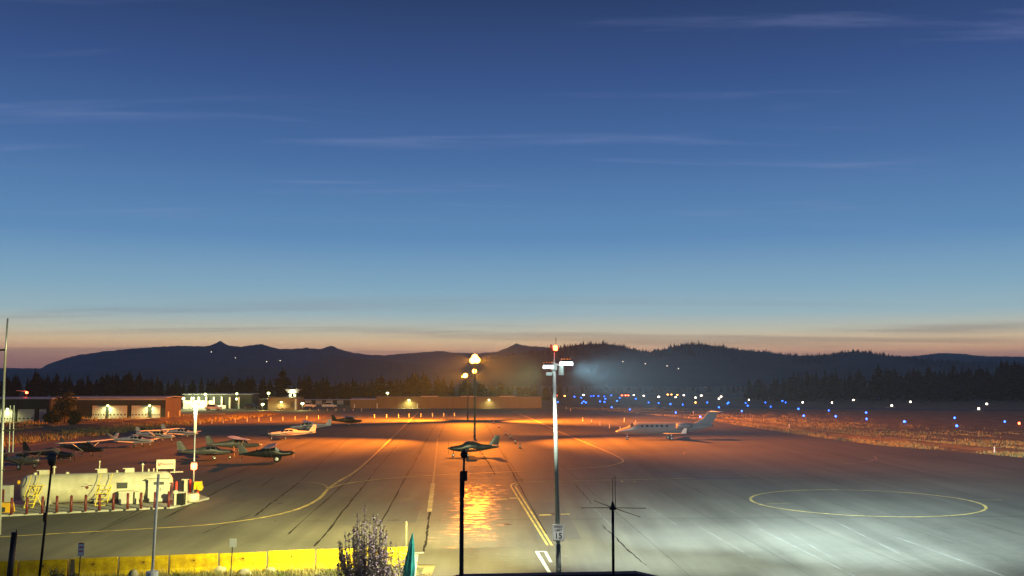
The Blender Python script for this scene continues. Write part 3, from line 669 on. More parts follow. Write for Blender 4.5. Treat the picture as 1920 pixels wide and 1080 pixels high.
# ================================================================ OTHER FOREGROUND POLES AND SIGNS
def at_d(px, d): return Wd(px, 700, d).x
t = thing('white_post', 'slim white post rising from a white cylinder base beside the barriers', 'post', (at_d(297, 45.2), 45.2, 0))
zt = Wd(302, 889, 45.2).z
MB().tube((0, 0, .4), (at_d(303, 45.2)-t.location.x, 0, zt), .065, .055, 10).build('post', M['sign_white'], t, True); MB().tube((0, 0, -.05), (0, 0, .62), .26, .26, 14).build('base', M['sign_white'], t)
t = thing('lamp_post', 'thin dark lamp post with a dim head in front of the tank', 'lamp post', (at_d(86, 42), 42, 0)); zt = Wd(104, 872, 42).z; xt = at_d(104, 42)-t.location.x
MB().tube((0, 0, -.05), (xt, 0, zt), .06, .045, 8).build('post', M['black'], t, True); MB().lathe([(.10, 0), (.17, .16), (.20, .42), (.12, .50)], (xt, 0, zt-.02), 10).build('head', M['darkgrey'], t, True)
MB().box((xt*.6, -.07, zt*.62), (.12, .10, .35)).build('control_box', M['black'], t)
t = thing('gate_post', 'thick black post standing left of the barriers with a short rod on top', 'post', (at_d(30, 40.5), 40.5, 0)); zt = Wd(40, 998, 40.5).z; xt = at_d(40, 40.5)-t.location.x
MB().tube((0, 0, -.05), (xt, 0, zt), .12, .115, 10).build('post', M['black'], t, True); MB().tube((xt+.07, 0, zt-.2), (xt+.075, 0, zt+.10), .02).build('rod', M['black'], t)
# lattice mast at the left edge
b = G(0, 1003); t = thing('antenna_mast', 'tall thin grey mast with crossbars beside the fuel tank', 'mast', (b.x-.02, b.y, 0)); d = b.y
zz = lambda py: Wd(8, py, d).z; xx = lambda px, py: Wd(px, py, d).x-t.location.x
MB().tube((0, 0, 0), (xx(8, 700), 0, zz(700)), .075, .07, 8).tube((xx(8, 700), 0, zz(700)), (xx(14.5, 597), 0, zz(597)), .06, .05, 8).build('mast', M['steel'], t, True)
MB().tube((xx(-14, 657), 0, zz(657)), (xx(11, 656), 0, zz(656)), .06, .06, 6).tube((xx(-14, 808), 0, zz(809)), (xx(27, 806), 0, zz(806)), .06, .06, 6).tube((xx(-14, 883), 0, zz(884)), (xx(8, 881), 0, zz(881)), .05, .05, 6).build('crossbar', M['darkgrey'], t)
for px in (18, 25): MB().tube((xx(px, 790), 0, zz(760)), (xx(px-1, 845), 0, zz(848)), .025, .025, 5).build('rod_antenna', M['steel'], t)
MB().tube((xx(-2, 730), .3, 0), (xx(7, 655), .3, zz(660)), .05, .045, 6).build('rear_leg', M['darkgrey'], t)
def small_sign(px, py0, py1, w, d, label):
    zt = Wd(px, py0, d).z; zb = Wd(px, py1, d).z; t = thing('small_sign', label, 'sign', (at_d(px-2, d), d, 0))
    MB().tube((-.05, .02, -.05), (0.03, .02, zt), .025, .025, 6).build('post', M['darkgrey'], t)
    MB().box((.04, -.01, (zt+zb)/2), (w, .015, zt-zb)).build('panel', M['sign_white'], t); return t
small_sign(445, 1010, 1026, .30, 46.6, 'small plain white sign on a thin post at the brighter barriers')
s2 = small_sign(165, 1018, 1042, .28, 45.6, 'small white sign with dark bars on a post at the stained barriers')
for k in (0, 1, 2): MB().box((.04, -.022, 1.42+.17*k), (.19, .006, .05)).build('printed_bar', M['redpaint'], s2)

# barriers
jx = [-155, -60, 34, 128, 222, 317, 410, 501, 592, 683, 772]; base_y = lambda px: 1089-(px/772)*31 if px < 592 else 1065.2-(px-592)*.03
prof = [(-.30, 0), (-.30, .07), (-.16, .30), (-.085, .86), (.085, .86), (.16, .30), (.30, .07), (.30, 0)]
BL = ['grimy yellow concrete barrier', 'yellow barrier with a brown rust stain', 'yellow concrete barrier']
for i in range(len(jx)-1):
    a, b = G(jx[i]+1.0, base_y(jx[i])), G(jx[i+1]-1.0, base_y(jx[i+1])); L = (b-a).length; ang = math.atan2(b.y-a.y, b.x-a.x)
    lab = {0: 'yellow concrete barrier left of the thick black post', 1: 'yellow concrete barrier behind the thick black post', 2: 'yellow concrete barrier behind the thin dark lamp post', 3: 'yellow concrete barrier with the dark-barred small sign before it',
           4: 'yellow concrete barrier between the dark-barred sign and the slim white post', 5: 'yellow concrete barrier just right of the slim white post', 6: 'yellow concrete barrier behind the plain white sign', 7: 'yellow concrete barrier, next to right of the plain white sign',
           8: 'yellow concrete barrier partly hidden by the columnar tree', 9: 'last yellow concrete barrier of the row, beside the teal umbrella'}[i]
    t = thing('road_barrier', lab, 'barrier', a, ang, 'yellow barriers along the planting bed')
    dz = random.uniform(-.02, .02)
    rings = [[(x, y, z+(dz if z > 0 else 0)) for y, z in prof] for x in (0, .03, L-.05, L-.02)]
    for k in (0, 3): rings[k] = [(x, y*.9, z*.985) for x, y, z in rings[k]]
    MB().loft(rings).build('body', M['barrier'], t)
    MB().lathe([(.035, 0), (.035, .01)], (L*.5, -.135, .6), 8, 'y').build('lifting_hole', M['black'], t)
    if i == 3: MB().add([(.05, -.165, .30), (.27, -.165, .30), (.24, -.092, .84), (.07, -.092, .84), (.03, -.305, .075), (.29, -.305, .075)], [(0, 1, 2, 3), (4, 5, 1, 0)]).build('rust_stain', M['brownwall'], t)
# boulders
def boulder(px, py, w, h, label, seed):
    rnd = random.Random(seed); p = G(px, py); t = MB(); rings = []
    for k, (r, z) in enumerate(((.8, -.1), (1, .12), (.9, .5), (.6, .85), (.2, 1))):
        rings.append([(w/2*r*math.cos(a*.5236)*rnd.uniform(.8, 1.15), w*.4*r*math.sin(a*.5236)*rnd.uniform(.8, 1.15), h*z*rnd.uniform(.9, 1.1)) for a in range(12)])
    t.loft(rings); tag(t.build('boulder', M['rock'], None, True, p), label, 'boulder', 'tan boulders in the planting bed')
boulder(413, 1073, .85, .30, 'wide flat tan boulder by the foot of the plain white sign', 1); boulder(458, 1080, .75, .32, 'rounded tan boulder right of the plain white sign', 2)
boulder(507, 1071, .62, .18, 'low tan boulder under the bright yellow barriers', 3); boulder(249, 1086, .52, .42, 'pale tan boulder left of the white cylinder base', 4)
# teal closed umbrella, marker stake, chairs
b = Vector((at_d(766, 42.3), 42.3, 0)); t = thing('closed_umbrella', 'tall closed teal umbrella by the end of the barriers', 'umbrella', b)
zt = Wd(776, 1000, 42.3).z; xt = at_d(776, 42.3)-b.x
rings = []
for k, (r, u) in enumerate(((.02, .22), (.19, .26), (.21, .45), (.15, .65), (.09, .85), (.02, 1))):
    rings.append([(xt*u+r*(1+.25*(a % 2))*math.cos(a*.3927), r*(1+.25*(a % 2))*math.sin(a*.3927), zt*u) for a in range(16)])
MB().loft(rings).build('canopy', M['teal'], t); MB().tube((0, 0, -.05), (xt*.3, 0, zt*.3), .03).build('pole', M['steel'], t); MB().tube((0, 0, 0), (0, 0, .10), .3, .28, 14).build('base', M['darkgrey'], t)
t = thing('marker_stake', 'thin pale stake standing behind the last yellow barrier', 'stake', (at_d(764.5, 47), 50.8, 0)); t.location.x = at_d(764.5, 50.8)
MB().tube((0, 0, -.02), (0, 0, Wd(765, 978, 50.8).z), .05, .04, 6).build('rod', M['leafpale'], t); MB().tube((0, 0, -.02), (0, 0, .08), .12, .10, 8).build('foot', M['darkgrey'], t)
def chair(px, d, label):
    t = thing('garden_chair', label, 'chair', (at_d(px, d), d, 0), R(40))
    MB().box((0, 0, .42), (.48, .46, .05)).build('seat', M['paleblue'], t); MB().box((0, .23, .72), (.48, .05, .58)).build('backrest', M['paleblue'], t)
    for x in (-.2, .2):
        for y in (-.19, .19): MB().tube((x, y, 0), (x, y, .42), .022).build('leg', M['paleblue'], t)
chair(640, 41.0, 'pale blue garden chair left of the columnar tree'); chair(764, 40.7, 'pale blue garden chair below the teal umbrella')

# ================================================================ FUEL TANK
def tank():
    a, b = G(18, 955), G(312, 945); L = (b-a).length; ang = math.atan2(b.y-a.y, b.x-a.x)
    mid = (a+b)/2; t = thing('fuel_tank', 'long cream horizontal fuel tank with cabinet and yellow ladders', 'fuel tank', (mid.x, mid.y+1.4, 0), ang)
    r = 1.03; zc = 1.20; hl = L/2
    prof = []
    for k in range(7): s = k/6; prof.append((r*math.sin(s*math.pi/2)*1.0+.001, -hl+.55*(1-math.sin(s*math.pi/2)**.0) if False else -hl+.5*(1-math.cos((1-s)*math.pi/2))*0-0))
    prof = [(.02, -hl), (r*.45, -hl+.05), (r*.75, -hl+.17), (r*.93, -hl+.34), (r, -hl+.55)]
    for k in range(1, 9): prof.append((r, -hl+.55+(2*hl-1.1)*k/9))
    prof += [(r, hl-.55), (r*.93, hl-.34), (r*.75, hl-.17), (r*.45, hl-.05), (.02, hl)]
    body = MB().lathe([(q, h) for q, h in prof], (0, 0, zc), 36, 'x').build('shell', M['tank'], t, True)
    for x in (-hl*.5, -.1, hl*.5): MB().lathe([(r+.004, -.02), (r+.010, 0), (r+.004, .02)], (x, 0, zc), 36, 'x').build('weld_band', M['tank'], body)
    for x in (-hl*.62, 0, hl*.62): MB().box((x, 0, .26), (.4, 1.7, .6), 0, .9).build('saddle', M['concrete'], t)
    def ladder(x0, w, nst, zt_):
        o = MB(); 
        for s in (-w/2, w/2): o.box((0, 0, 0), (.0001, .0001, .0001)).tube((x0+s, -r-1.05, 0), (x0+s+.25, -r+.1, zt_), .035).tube((x0+s+.02, -r-1.0, .85), (x0+s+.27, -r+.05, zt_+.75), .025)
        l = o.build('ladder', M['ladder'], t)
        for k in range(nst):
            u = (k+.6)/nst; MB().box((x0+.25*u, -r-1.05+1.15*u, zt_*u), (w, .20, .035)).build('step', M['ladder'], l)
        return l
    xa = lambda px: (px-165)/294*2*hl
    ladder(xa(42), .55, 6, 1.5); ladder(xa(175), .75, 6, 1.5)
    xf = MB(); x0 = xa(56)
    for s in (-.3, .3): xf.tube((x0+s, -r-.2, .05), (x0-s, -r-.15, 1.5), .03)
    xf.tube((x0-.45, -r-.2, 1.55), (x0+.45, -r-.2, 1.55), .03).build('ladder_frame', M['ladder'], t)
    cb = MB().box((xa(283), -r-.02, .98), (1.35, .75, 1.55)).build('cabinet', M['cabinet'], t)
    MB().box((xa(283), -r-.405, .96), (.02, .01, 1.4)).build('door_gap', M['black'], cb)
    MB().box((xa(283)+.05, -r-.405, 1.5), (.7, .01, .20)).build('printed_panel', M['darkgrey'], cb); MB().box((xa(283)+.16, -r-.41, 1.05), (.03, .03, .2)).build('handle', M['black'], cb)
    MB().box((xa(283), -r+.0, 1.79), (1.6, 1.0, .05)).build('cabinet_hood', M['tank'], cb)
    for px, z, w, h in ((143, 1.55, .28, .03), (139, 1.40, .3, .04), (152, 1.44, .3, .05), (167, 1.42, .16, .12)):
        MB().box((xa(px), -r*math.cos(math.asin(min(.99, (z-zc)/r)))-.006, z), (w, .012, h)).build('stencil', M['black'], t)
    dm = MB(); yy = -r*.99-.004
    dm.add([(xa(146), yy-.02, 1.17), (xa(146)+.14, yy-.012, 1.31), (xa(146), yy-.01, 1.45), (xa(146)-.14, yy-.012, 1.31)], [(0, 1, 2, 3)]).build('hazard_diamond', M['maroon'], t)
    MB().box((xa(213), -r-.02, 1.38), (.72, .012, .42)).build('notice_board', M['darkgrey'], t)
    eq = MB().box((xa(222), -r-.45, .55), (.95, .5, .8)).build('pump_box', M['cabinet'], t); MB().box((xa(222), -r-.46, .98), (1.0, .56, .10)).build('lid', M['tank'], eq); MB().box((xa(243), -r-.5, .52), (.26, .45, .9)).build('meter_box', M['tank'], t)
    top = zc+r
    for px, h, rr in ((80, .42, .06), (250, .46, .05), (166, .72, .035), (262, .2, .06), (272, .22, .05), (200, .15, .08), (105, .12, .12), (45, .12, .12)):
        v = MB().tube((xa(px), 0, top-.05), (xa(px), 0, top+h), rr, rr, 8).build('vent_pipe', M['tank'], t)
        if h > .4: MB().lathe([(rr*1.3, 0), (rr*2.2, .04), (rr*2.0, .10), (rr*.6, .16)], (xa(px), 0, top+h), 8).build('vent_cap', M['tank'], v)
    for px in (62, 225, 172): MB().box((xa(px), 0, top+.12), (.62, .5, .26)).box((xa(px)-.1, -.05, top+.28), (.75, .42, .05)).build('hatch', M['tank'], t)
    # framed sign on top
    f = MB(); sx = xa(296); f.box((sx, -.1, top+.80), (1.30, .08, .10)).box((sx, -.1, top+.22), (1.30, .08, .08)).box((sx-.62, -.1, top+.51), (.08, .08, .62)).box((sx+.62, -.1, top+.51), (.08, .08, .62))
    f.tube((sx-.6, -.1, top-.1), (sx-.6, -.1, top+.25), .05).tube((sx+.6, -.1, top-.15), (sx+.6, -.1, top+.25), .05)
    fs = f.build('sign_frame', M['tank'], t); MB().box((sx, -.08, top+.51), (1.18, .03, .55)).build('sign_panel', M['cabinet'], fs)
    wv = MB(); P = [Vector((sx-.5+.05*k, -.105, top+.52+(.09 if k == 3 else .035*math.sin(k*1.9)-.02*(k < 2)))) for k in range(21)]
    for k in range(20): wv.tube(P[k], P[k+1], .025, .025, 4)
    wv.tube((sx-.5, -.105, top+.62), (sx-.5, -.105, top+.42), .03, .03, 4).tube((sx-.5, -.105, top+.42), (sx-.36, -.105, top+.46), .03, .03, 4).build('script_lettering', M['redpaint'], fs)
    wlk = MB().box((xa(318), -.2, top-.05), (.9, .5, .05)).build('catwalk', M['tank'], t)
    MB().lathe([(.03, 0), (.14, .04), (.14, .16), (.05, .2)], (-hl-.15, -.4, zc+.55), 10, 'x').build('gauge', M['orangebox'], t)
    return t, ang
tk, tang = tank()
p0, p1, p2, p3 = G(-60, 972), G(325, 953), G(392, 936), G(360, 925)
padT = MB(); pts = [p0, p1, p2, p3, Vector((p3.x-6, p3.y+2, 0)), Vector((p0.x-2, p0.y+7, 0))]
padT.add([(p.x, p.y, -.05) for p in pts]+[(p.x, p.y, .12) for p in pts], [tuple(range(6, 12))]+[(i, (i+1) % 6, 6+(i+1) % 6, 6+i) for i in range(6)])
struct(padT.build('tank_pad', M['concrete']))
# bollards
bm = MB().tube((0, 0, 0), (0, 0, 1.05), .085, .085, 10).mesh('post', M['maroon'], True); bc = MB().lathe([(.085, 0), (.06, .05), (.01, .07)], (0, 0, 1.05), 10).mesh('cap', M['maroon'])
bands = MB().lathe([(.09, 0), (.09, .10)], (0, 0, .78), 10).mesh('band', M['redpaint'])
def bollard(p, label, k=1, red=False):
    t = thing('bollard', label, 'bollard', p, 0, 'bollards guarding the fuel tank'); t.scale = (1, 1, k)
    for nm, me in (('post', bm), ('cap', bc)):
        o = bpy.data.objects.new(nm, me); COL.objects.link(o); o.parent = t
        if red: o.data = me.copy(); o.data.materials[0] = M['redpaint']
for px in (-7, 21, 50, 79, 106, 133, 160, 186, 212, 239, 264, 290, 316):
    py = 965-(px-20)*.0445
    bollard(G(px, py, .12), 'dark red steel bollard in the row along the front of the tank')
bollard(G(330, 935, .12), 'bright red bollard between the tank end and the black bin', 1.15, True); bollard(G(356, 932, .12), 'bright red bollard beside the beacon pole', 1.2, True)
t = thing('waste_bin', 'black waste bin with pale lid on the tank pad', 'bin', G(337, 946, .12)); MB().box((0, 0, .42), (.72, .6, .82), 0, 1.05).build('body', M['black'], t); MB().box((0, 0, .87), (.8, .66, .08)).build('lid', M['cabinet'], t)
t = thing('pump_stand', 'pale upright fuel dispenser stand with dark side', 'dispenser', G(346, 945, .12)); MB().box((0.06, 0, .85), (.16, .3, 1.7)).build('column', M['tank'], t); MB().box((-.10, 0, .95), (.14, .28, 1.3)).build('hose_panel', M['black'], t); MB().box((0, 0, 1.72), (.42, .36, .06)).build('hood', M['tank'], t)
t = thing('water_hydrant', 'cream standpipe beside the black bin', 'standpipe', G(328, 947, .12)); MB().tube((0, 0, 0), (0, 0, .8), .09, .09, 10).build('pipe', M['tank'], t); MB().lathe([(.09, 0), (.19, .05), (.19, .2), (.08, .28)], (0, 0, .75), 10).build('head', M['tank'], t)
t = thing('planter_tub', 'round cream planter tub at the corner of the tank pad', 'planter', G(360.5, 941, .12)); MB().lathe([(.36, 0), (.50, .15), (.50, .5), (.42, .62), (.30, .62)], (0, 0, 0), 14).build('tub', M['tank'], t, True); MB().lathe([(.34, 0), (.05, .06)], (0, 0, .6), 12).build('soil', M['bed'], t)
t = thing('hose_reel', 'bright yellow hose reel cabinet on a stand beside the beacon pole', 'hose reel', G(371, 935, .12)); MB().box((0, 0, .98), (.5, .5, .55), 0, .9).build('hood', M['yellowplastic'], t); MB().lathe([(.22, -.1), (.26, 0), (.22, .1)], (.2, -.25, .85), 12, 'y').build('reel', M['orangebox'], t); MB().box((0, 0, .35), (.14, .14, .72)).build('stand', M['redpaint'], t)
t = thing('wheel_chock_box', 'orange-yellow plastic step box left of the tank', 'box', G(10, 960, .12)); MB().box((0, 0, .32), (1.0, .7, .62), 0, .8).build('box', M['orangebox'], t); MB().box((0, -.36, .2), (.3, .06, .3)).build('opening', M['darkgrey'], t)
t = thing('electrical_cabinet', 'beige electrical cabinet at the left end of the tank', 'cabinet', G(5, 952, .12)); MB().box((0, .3, .75), (.9, .5, 1.5)).build('body', M['cabinet'], t); MB().box((-.1, .04, .8), (.3, .03, .9)).build('door', M['maroon'], t)
# beacon pole by the tank
b = G(362, 938); t = thing('beacon_pole', 'slim pole with white lamp on top and red lantern halfway', 'lamp post', b); zt = Wd(367, 762, b.y).z; xt = Wd(367, 762, b.y).x-b.x
MB().tube((0, 0, 0), (xt*.75, 0, zt*.72), .06, .05, 10).build('pole', M['steel'], t, True); MB().tube((xt*.75, 0, zt*.72), (xt, 0, zt), .11, .12, 10).build('pole_top', M['sign_white'], t, True)
hd = MB().box((xt+.02, -.05, zt+.14), (.34, .34, .22)).build('lamp_head', M['pole'], t); MB().box((xt+.02, -.06, zt+.0), (.30, .32, .10)).build('lens', M['e_led'], hd)
point('lamp_light', t, (xt+.02, -.35, zt-.12), 160, (1, .95, .7), .15)
zr = Wd(365, 874, b.y).z
ln = MB().box((xt*.4, 0, zr+.30), (.4, .4, .08)).build('lantern', M['darkgrey'], t); MB().lathe([(.14, -.25), (.22, -.2), (.24, .1), (.18, .24)], (xt*.4, -.02, zr), 12).build('lens', M['e_red'], ln)
point('beacon_light', t, (xt*.4, -.4, zr), 60, (1, .06, .03), .15)

# ================================================================ AIRCRAFT
SCL = .80
FOIL = [(0, 0), (.05, .45), (.2, .62), (.45, .55), (.75, .3), (1, .03), (1, -.03), (.75, -.15), (.4, -.32), (.1, -.32)]
def surface(secs, ax):
    ax = Vector(ax); rings = []
    for le, ch, th in secs: rings.append([Vector(le)+Vector((-u*ch, 0, 0))+ax*(v*th*ch) for u, v in FOIL])
    return MB().loft(rings)
class Fus:
    def __init__(s, L, secs): s.L, s.s = L, secs
    def sec(s, t):
        for a, b in zip(s.s[:-1], s.s[1:]):
            if a[0] <= t <= b[0]:
                u = (t-a[0])/(b[0]-a[0]); u = u*u*(3-2*u)*.5+u*.5
                return [a[i]+(b[i]-a[i])*u for i in (1, 2, 3)]
        return list(s.s[-1][1:])
    def p(s, t, ph, k=1.0, x0=0):
        hw, zb, zt = s.sec(t); c, sn = math.cos(ph), math.sin(ph); e = .85
        return Vector((x0-s.L*t, k*hw*math.copysign(abs(c)**e, c), (zb+zt)/2+k*(zt-zb)/2*math.copysign(abs(sn)**e, sn)))
    def build(s, m, parent, x0):
        n = 40; return MB().loft([[s.p(i/n, 2*math.pi*k/16, 1, x0) for k in range(16)] for i in range(n+1)]).build('fuselage', m, parent, True)
    def patch(s, t0, t1, p0, p1, name, m, parent, x0, nx=4, np_=4, k=1.02):
        g_ = [[s.p(t0+(t1-t0)*i/nx, p0+(p1-p0)*j/np_, k, x0) for j in range(np_+1)] for i in range(nx+1)]
        o = MB().loft(g_, close=False).build(name, m, parent, True); return o
def wheel(parent, p, r, w=.14):
    o = MB().lathe([(r*.55, -w/2), (r*.9, -w/2), (r, -w*.25), (r, w*.25), (r*.9, w/2), (r*.55, w/2)], p, 16, 'y').build('wheel', M['tyre'], parent)
    MB().lathe([(.02, -w/2-.012), (r*.5, -w/2-.006), (r*.5, w/2+.006), (.02, w/2+.012)], p, 12, 'y').build('hub', M['hub'], o)
HIGH = [(0, .16, .95, 1.2), (.04, .40, .78, 1.34), (.2, .50, .66, 1.42), (.27, .54, .62, 1.72), (.33, .55, .60, 2.06), (.36, .55, .60, 2.10), (.52, .50, .66, 2.06), (.62, .36, .82, 1.78), (.95, .09, 1.16, 1.46), (1, .04, 1.26, 1.42)]
LOW = [(0, .14, .90, 1.12), (.04, .38, .74, 1.26), (.2, .50, .58, 1.40), (.26, .53, .55, 1.52), (.34, .53, .53, 1.86), (.42, .53, .53, 1.94), (.52, .48, .56, 1.82), (.64, .34, .68, 1.55), (.95, .09, 1.0, 1.32), (1, .04, 1.12, 1.28)]
def plane(label, pos, heading, L=8.2, span=10.8, high=True, m='pl_white', wm_=None, tail='pl_white', td=False, big=.2, vtail=False, canopy=False, pale=False, cover=False, twin=False, seed=0):
    t = thing('light_aircraft', label, 'airplane', pos, R(heading), 'light aircraft parked on the apron')
    f = Fus(L, HIGH if high else LOW); x0 = L*.36; wm_ = M[wm_ or m]; mm = M[m]
    fu = f.build(mm, t, x0)
    if m == 'pl_white':
        for a_, b_ in ((-.22, .0), (math.pi, math.pi+.22)): f.patch(.06, .93, a_, b_, 'stripe', M['stripe%d' % (int(seed*10) % 2)], fu, x0, 14, 2, 1.012)
    if cover: f.patch(.24, .55, .35, math.pi-.35, 'cabin_cover', M['pl_cover'], fu, x0, 8, 8, 1.03)
    else:
        if canopy: f.patch(.27, .50, .30, math.pi-.30, 'canopy', M['glass'], fu, x0, 8, 8)
        else:
            f.patch(.255, .325, .45, math.pi-.45, 'windshield', M['windshield'] if pale else M['glass'], fu, x0, 4, 8)
            for a, b in ((.335, .41), (.425, .50)):
                f.patch(a, b, .22, .78, 'side_window', M['glass'], fu, x0); f.patch(a, b, math.pi-.78, math.pi-.22, 'side_window', M['glass'], fu, x0)
    wz = 2.08 if high else .72; ch = 1.5; xl = x0-L*(.33 if high else .30); dih = .10 if high else .42
    for s in (-1, 1):
        surface([((xl, s*.42, wz), ch*1.03, .13), ((xl-.02, s*span*.27, wz+dih*.5), ch, .13), ((xl-.18, s*span*.485, wz+dih), ch*.72, .12), ((xl-.30, s*span*.5, wz+dih+.02), ch*.5, .08)], (0, 0, 1)).build('wing', wm_, t)
        if high: MB().tube((xl-.5, s*.48, .78), (xl-.55, s*span*.26, wz+dih*.5-.05), .045, .045, 6).build('wing_strut', wm_, t)
        xt = x0-L
        if vtail: surface([((xt+1.0, s*.05, 1.30), .95, .10), ((xt+.45, s*1.15, 2.15), .55, .09)], (0, -s*.6, .7)).build('tail_fin', M[tail], t)
        else: surface([((xt+1.05, s*.05, 1.28), .95, .10), ((xt+.82, s*1.65, 1.28), .62, .09)], (0, 0, 1)).build('tailplane', M[tail], t)
        if twin:
            nx = xl+.1; MB().lathe([(.06, 1.0), (.26, .9), (.30, .3), (.26, -.6), (.05, -1.3)], (nx, s*1.7, wz+.16), 12, 'x').build('engine_nacelle', mm, t, True)
            MB().box((nx+1.02, s*1.7, wz+.16), (.03, .12, 1.7)).build('propeller', M['black'], t)
    if not vtail: surface([((xt+1.35, 0, 1.40), 1.30, .08), ((xt+.60, 0, 2.45), .72, .08), ((xt+.50, 0, 2.62), .50, .06)], (0, 1, 0)).build('tail_fin', M[tail], t)
    gx = xl-.35 if not td else xl+.25
    for s in (-1, 1):
        y = s*1.12; MB().tube((gx, s*.35, .78), (gx, y, big), .045, .035, 6).build('gear_leg', mm, t); wheel(t, (gx, y, big), big)
    if td: MB().tube((x0-L*.93, 0, 1.05), (x0-L*.97, 0, .55), .03).build('gear_leg', mm, t); wheel(t, (x0-L*.97, 0, .45), .10, .07)
    else: MB().tube((x0-.55, 0, .8), (x0-.5, 0, .18), .04, .035, 6).build('gear_leg', mm, t); wheel(t, (x0-.5, 0, .17), .17)
    if not twin:
        zc = (f.s[0][2]+f.s[0][3])/2; MB().lathe([(.02, .26), (.10, .14), (.15, 0)], (x0, 0, zc), 10, 'x').build('spinner', M['pl_white'] if m != 'pl_dark' else M['pl_grey'], t, True)
        a = .5+seed; ca, sa = math.cos(a), math.sin(a); pr = MB()
        for s in (-1, 1): pr.add([(x0+.06, s*.08*ca-.05*sa, zc+s*.08*sa), (x0+.09, s*.08*ca+.05*sa, zc+s*.08*sa), (x0+.09, s*.92*ca+.03, zc+s*.92*sa), (x0+.06, s*.92*ca-.04, zc+s*.92*sa), (x0+.05, s*.5*ca-.09, zc+s*.5*sa), (x0+.10, s*.5*ca+.07, zc+s*.5*sa)], [(0, 1, 5, 4), (4, 5, 2, 3)])
        pr.build('propeller', M['black'], t)
    t.scale = (SCL, SCL, SCL)
    if td:   # tail down: tip the whole aircraft about the main wheels
        ang = math.atan2(.36, L*.9); t.rotation_euler = (0, -ang, R(heading)); t.rotation_mode = 'XYZ'
        mz = Matrix.Rotation(R(heading), 4, 'Z') @ Matrix.Rotation(-ang, 4, 'Y'); c0 = mz @ Vector((gx*SCL, 0, 0)); t.location = Vector(pos)+Vector((0, 0, -c0.z))
    return t
plane('grey high-wing taildragger with big black tyres left of the dark low-wing aircraft', G(46, 880), -28, 6.8, 10.5, True, 'pl_grey', 'pl_grey', 'pl_dark', td=True, big=.40, seed=.7)
plane('dark low-wing aircraft with covered cabin parked behind the fuel tank', G(103, 866), -18, 8.6, 10.2, False, 'pl_dark', 'pl_grey', 'pl_dark', cover=True, seed=1.2)
plane('dark high-wing aircraft with orange-lit wing right of the covered aircraft', G(163, 856), -22, 8.2, 10.6, True, 'pl_dark', 'pl_white', 'pl_grey', seed=.2)
plane('pale V-tailed aircraft with orange-lit cowling', G(258, 838), -20, 8.4, 10.2, False, 'pl_white', 'pl_white', 'pl_white', vtail=True, seed=.9)
plane('white high-wing aircraft with swept tail beside the V-tailed aircraft', G(300, 829), -20, 8.3, 10.8, True, 'pl_white', 'pl_white', 'pl_white', seed=1.5)
plane('pale low-wing aircraft parked behind the slim beacon pole', G(345, 822), -18, 8.0, 10.2, False, 'pl_white', 'pl_white', 'pl_white', seed=2)
plane('dark taildragger with large tyres and pale windshield, right of the beacon pole', G(514, 866), 8, 7.2, 10.6, True, 'pl_dark', 'pl_grey', 'pl_grey', td=True, big=.46, pale=True, seed=.4)
plane('grey low-wing aircraft just right of the beacon pole', G(400, 861), 20, 7.6, 10.0, False, 'pl_grey', 'pl_grey', 'pl_grey', seed=.4)
plane('aircraft with a bright pale wing top behind the dark taildragger', G(452, 848), 28, 8.2, 10.8, True, 'pl_grey', 'pl_white', 'pl_grey', seed=.1)
plane('white low-wing aircraft brightly lit orange, nose toward the grey aircraft', G(536, 823), 197, 8.6, 10.4, False, 'pl_white', 'pl_white', 'pl_white', seed=1)
plane('white aircraft parked close behind the brightly lit white one', G(573, 810), 200, 8.4, 10.8, True, 'pl_white', 'pl_white', 'pl_white', seed=.6)
plane('small dark aircraft alone at the far edge of the apron', G(658, 798), 25, 7.4, 10.4, True, 'pl_dark', 'pl_dark', 'pl_dark', seed=.3)
plane('dark low-wing aircraft with glass canopy alone in the middle of the apron', G(876, 855.5), 186, 6.3, 8.6, False, 'pl_dark', 'pl_grey', 'pl_dark', canopy=True, seed=1.05).scale = (.92, .92, .92)

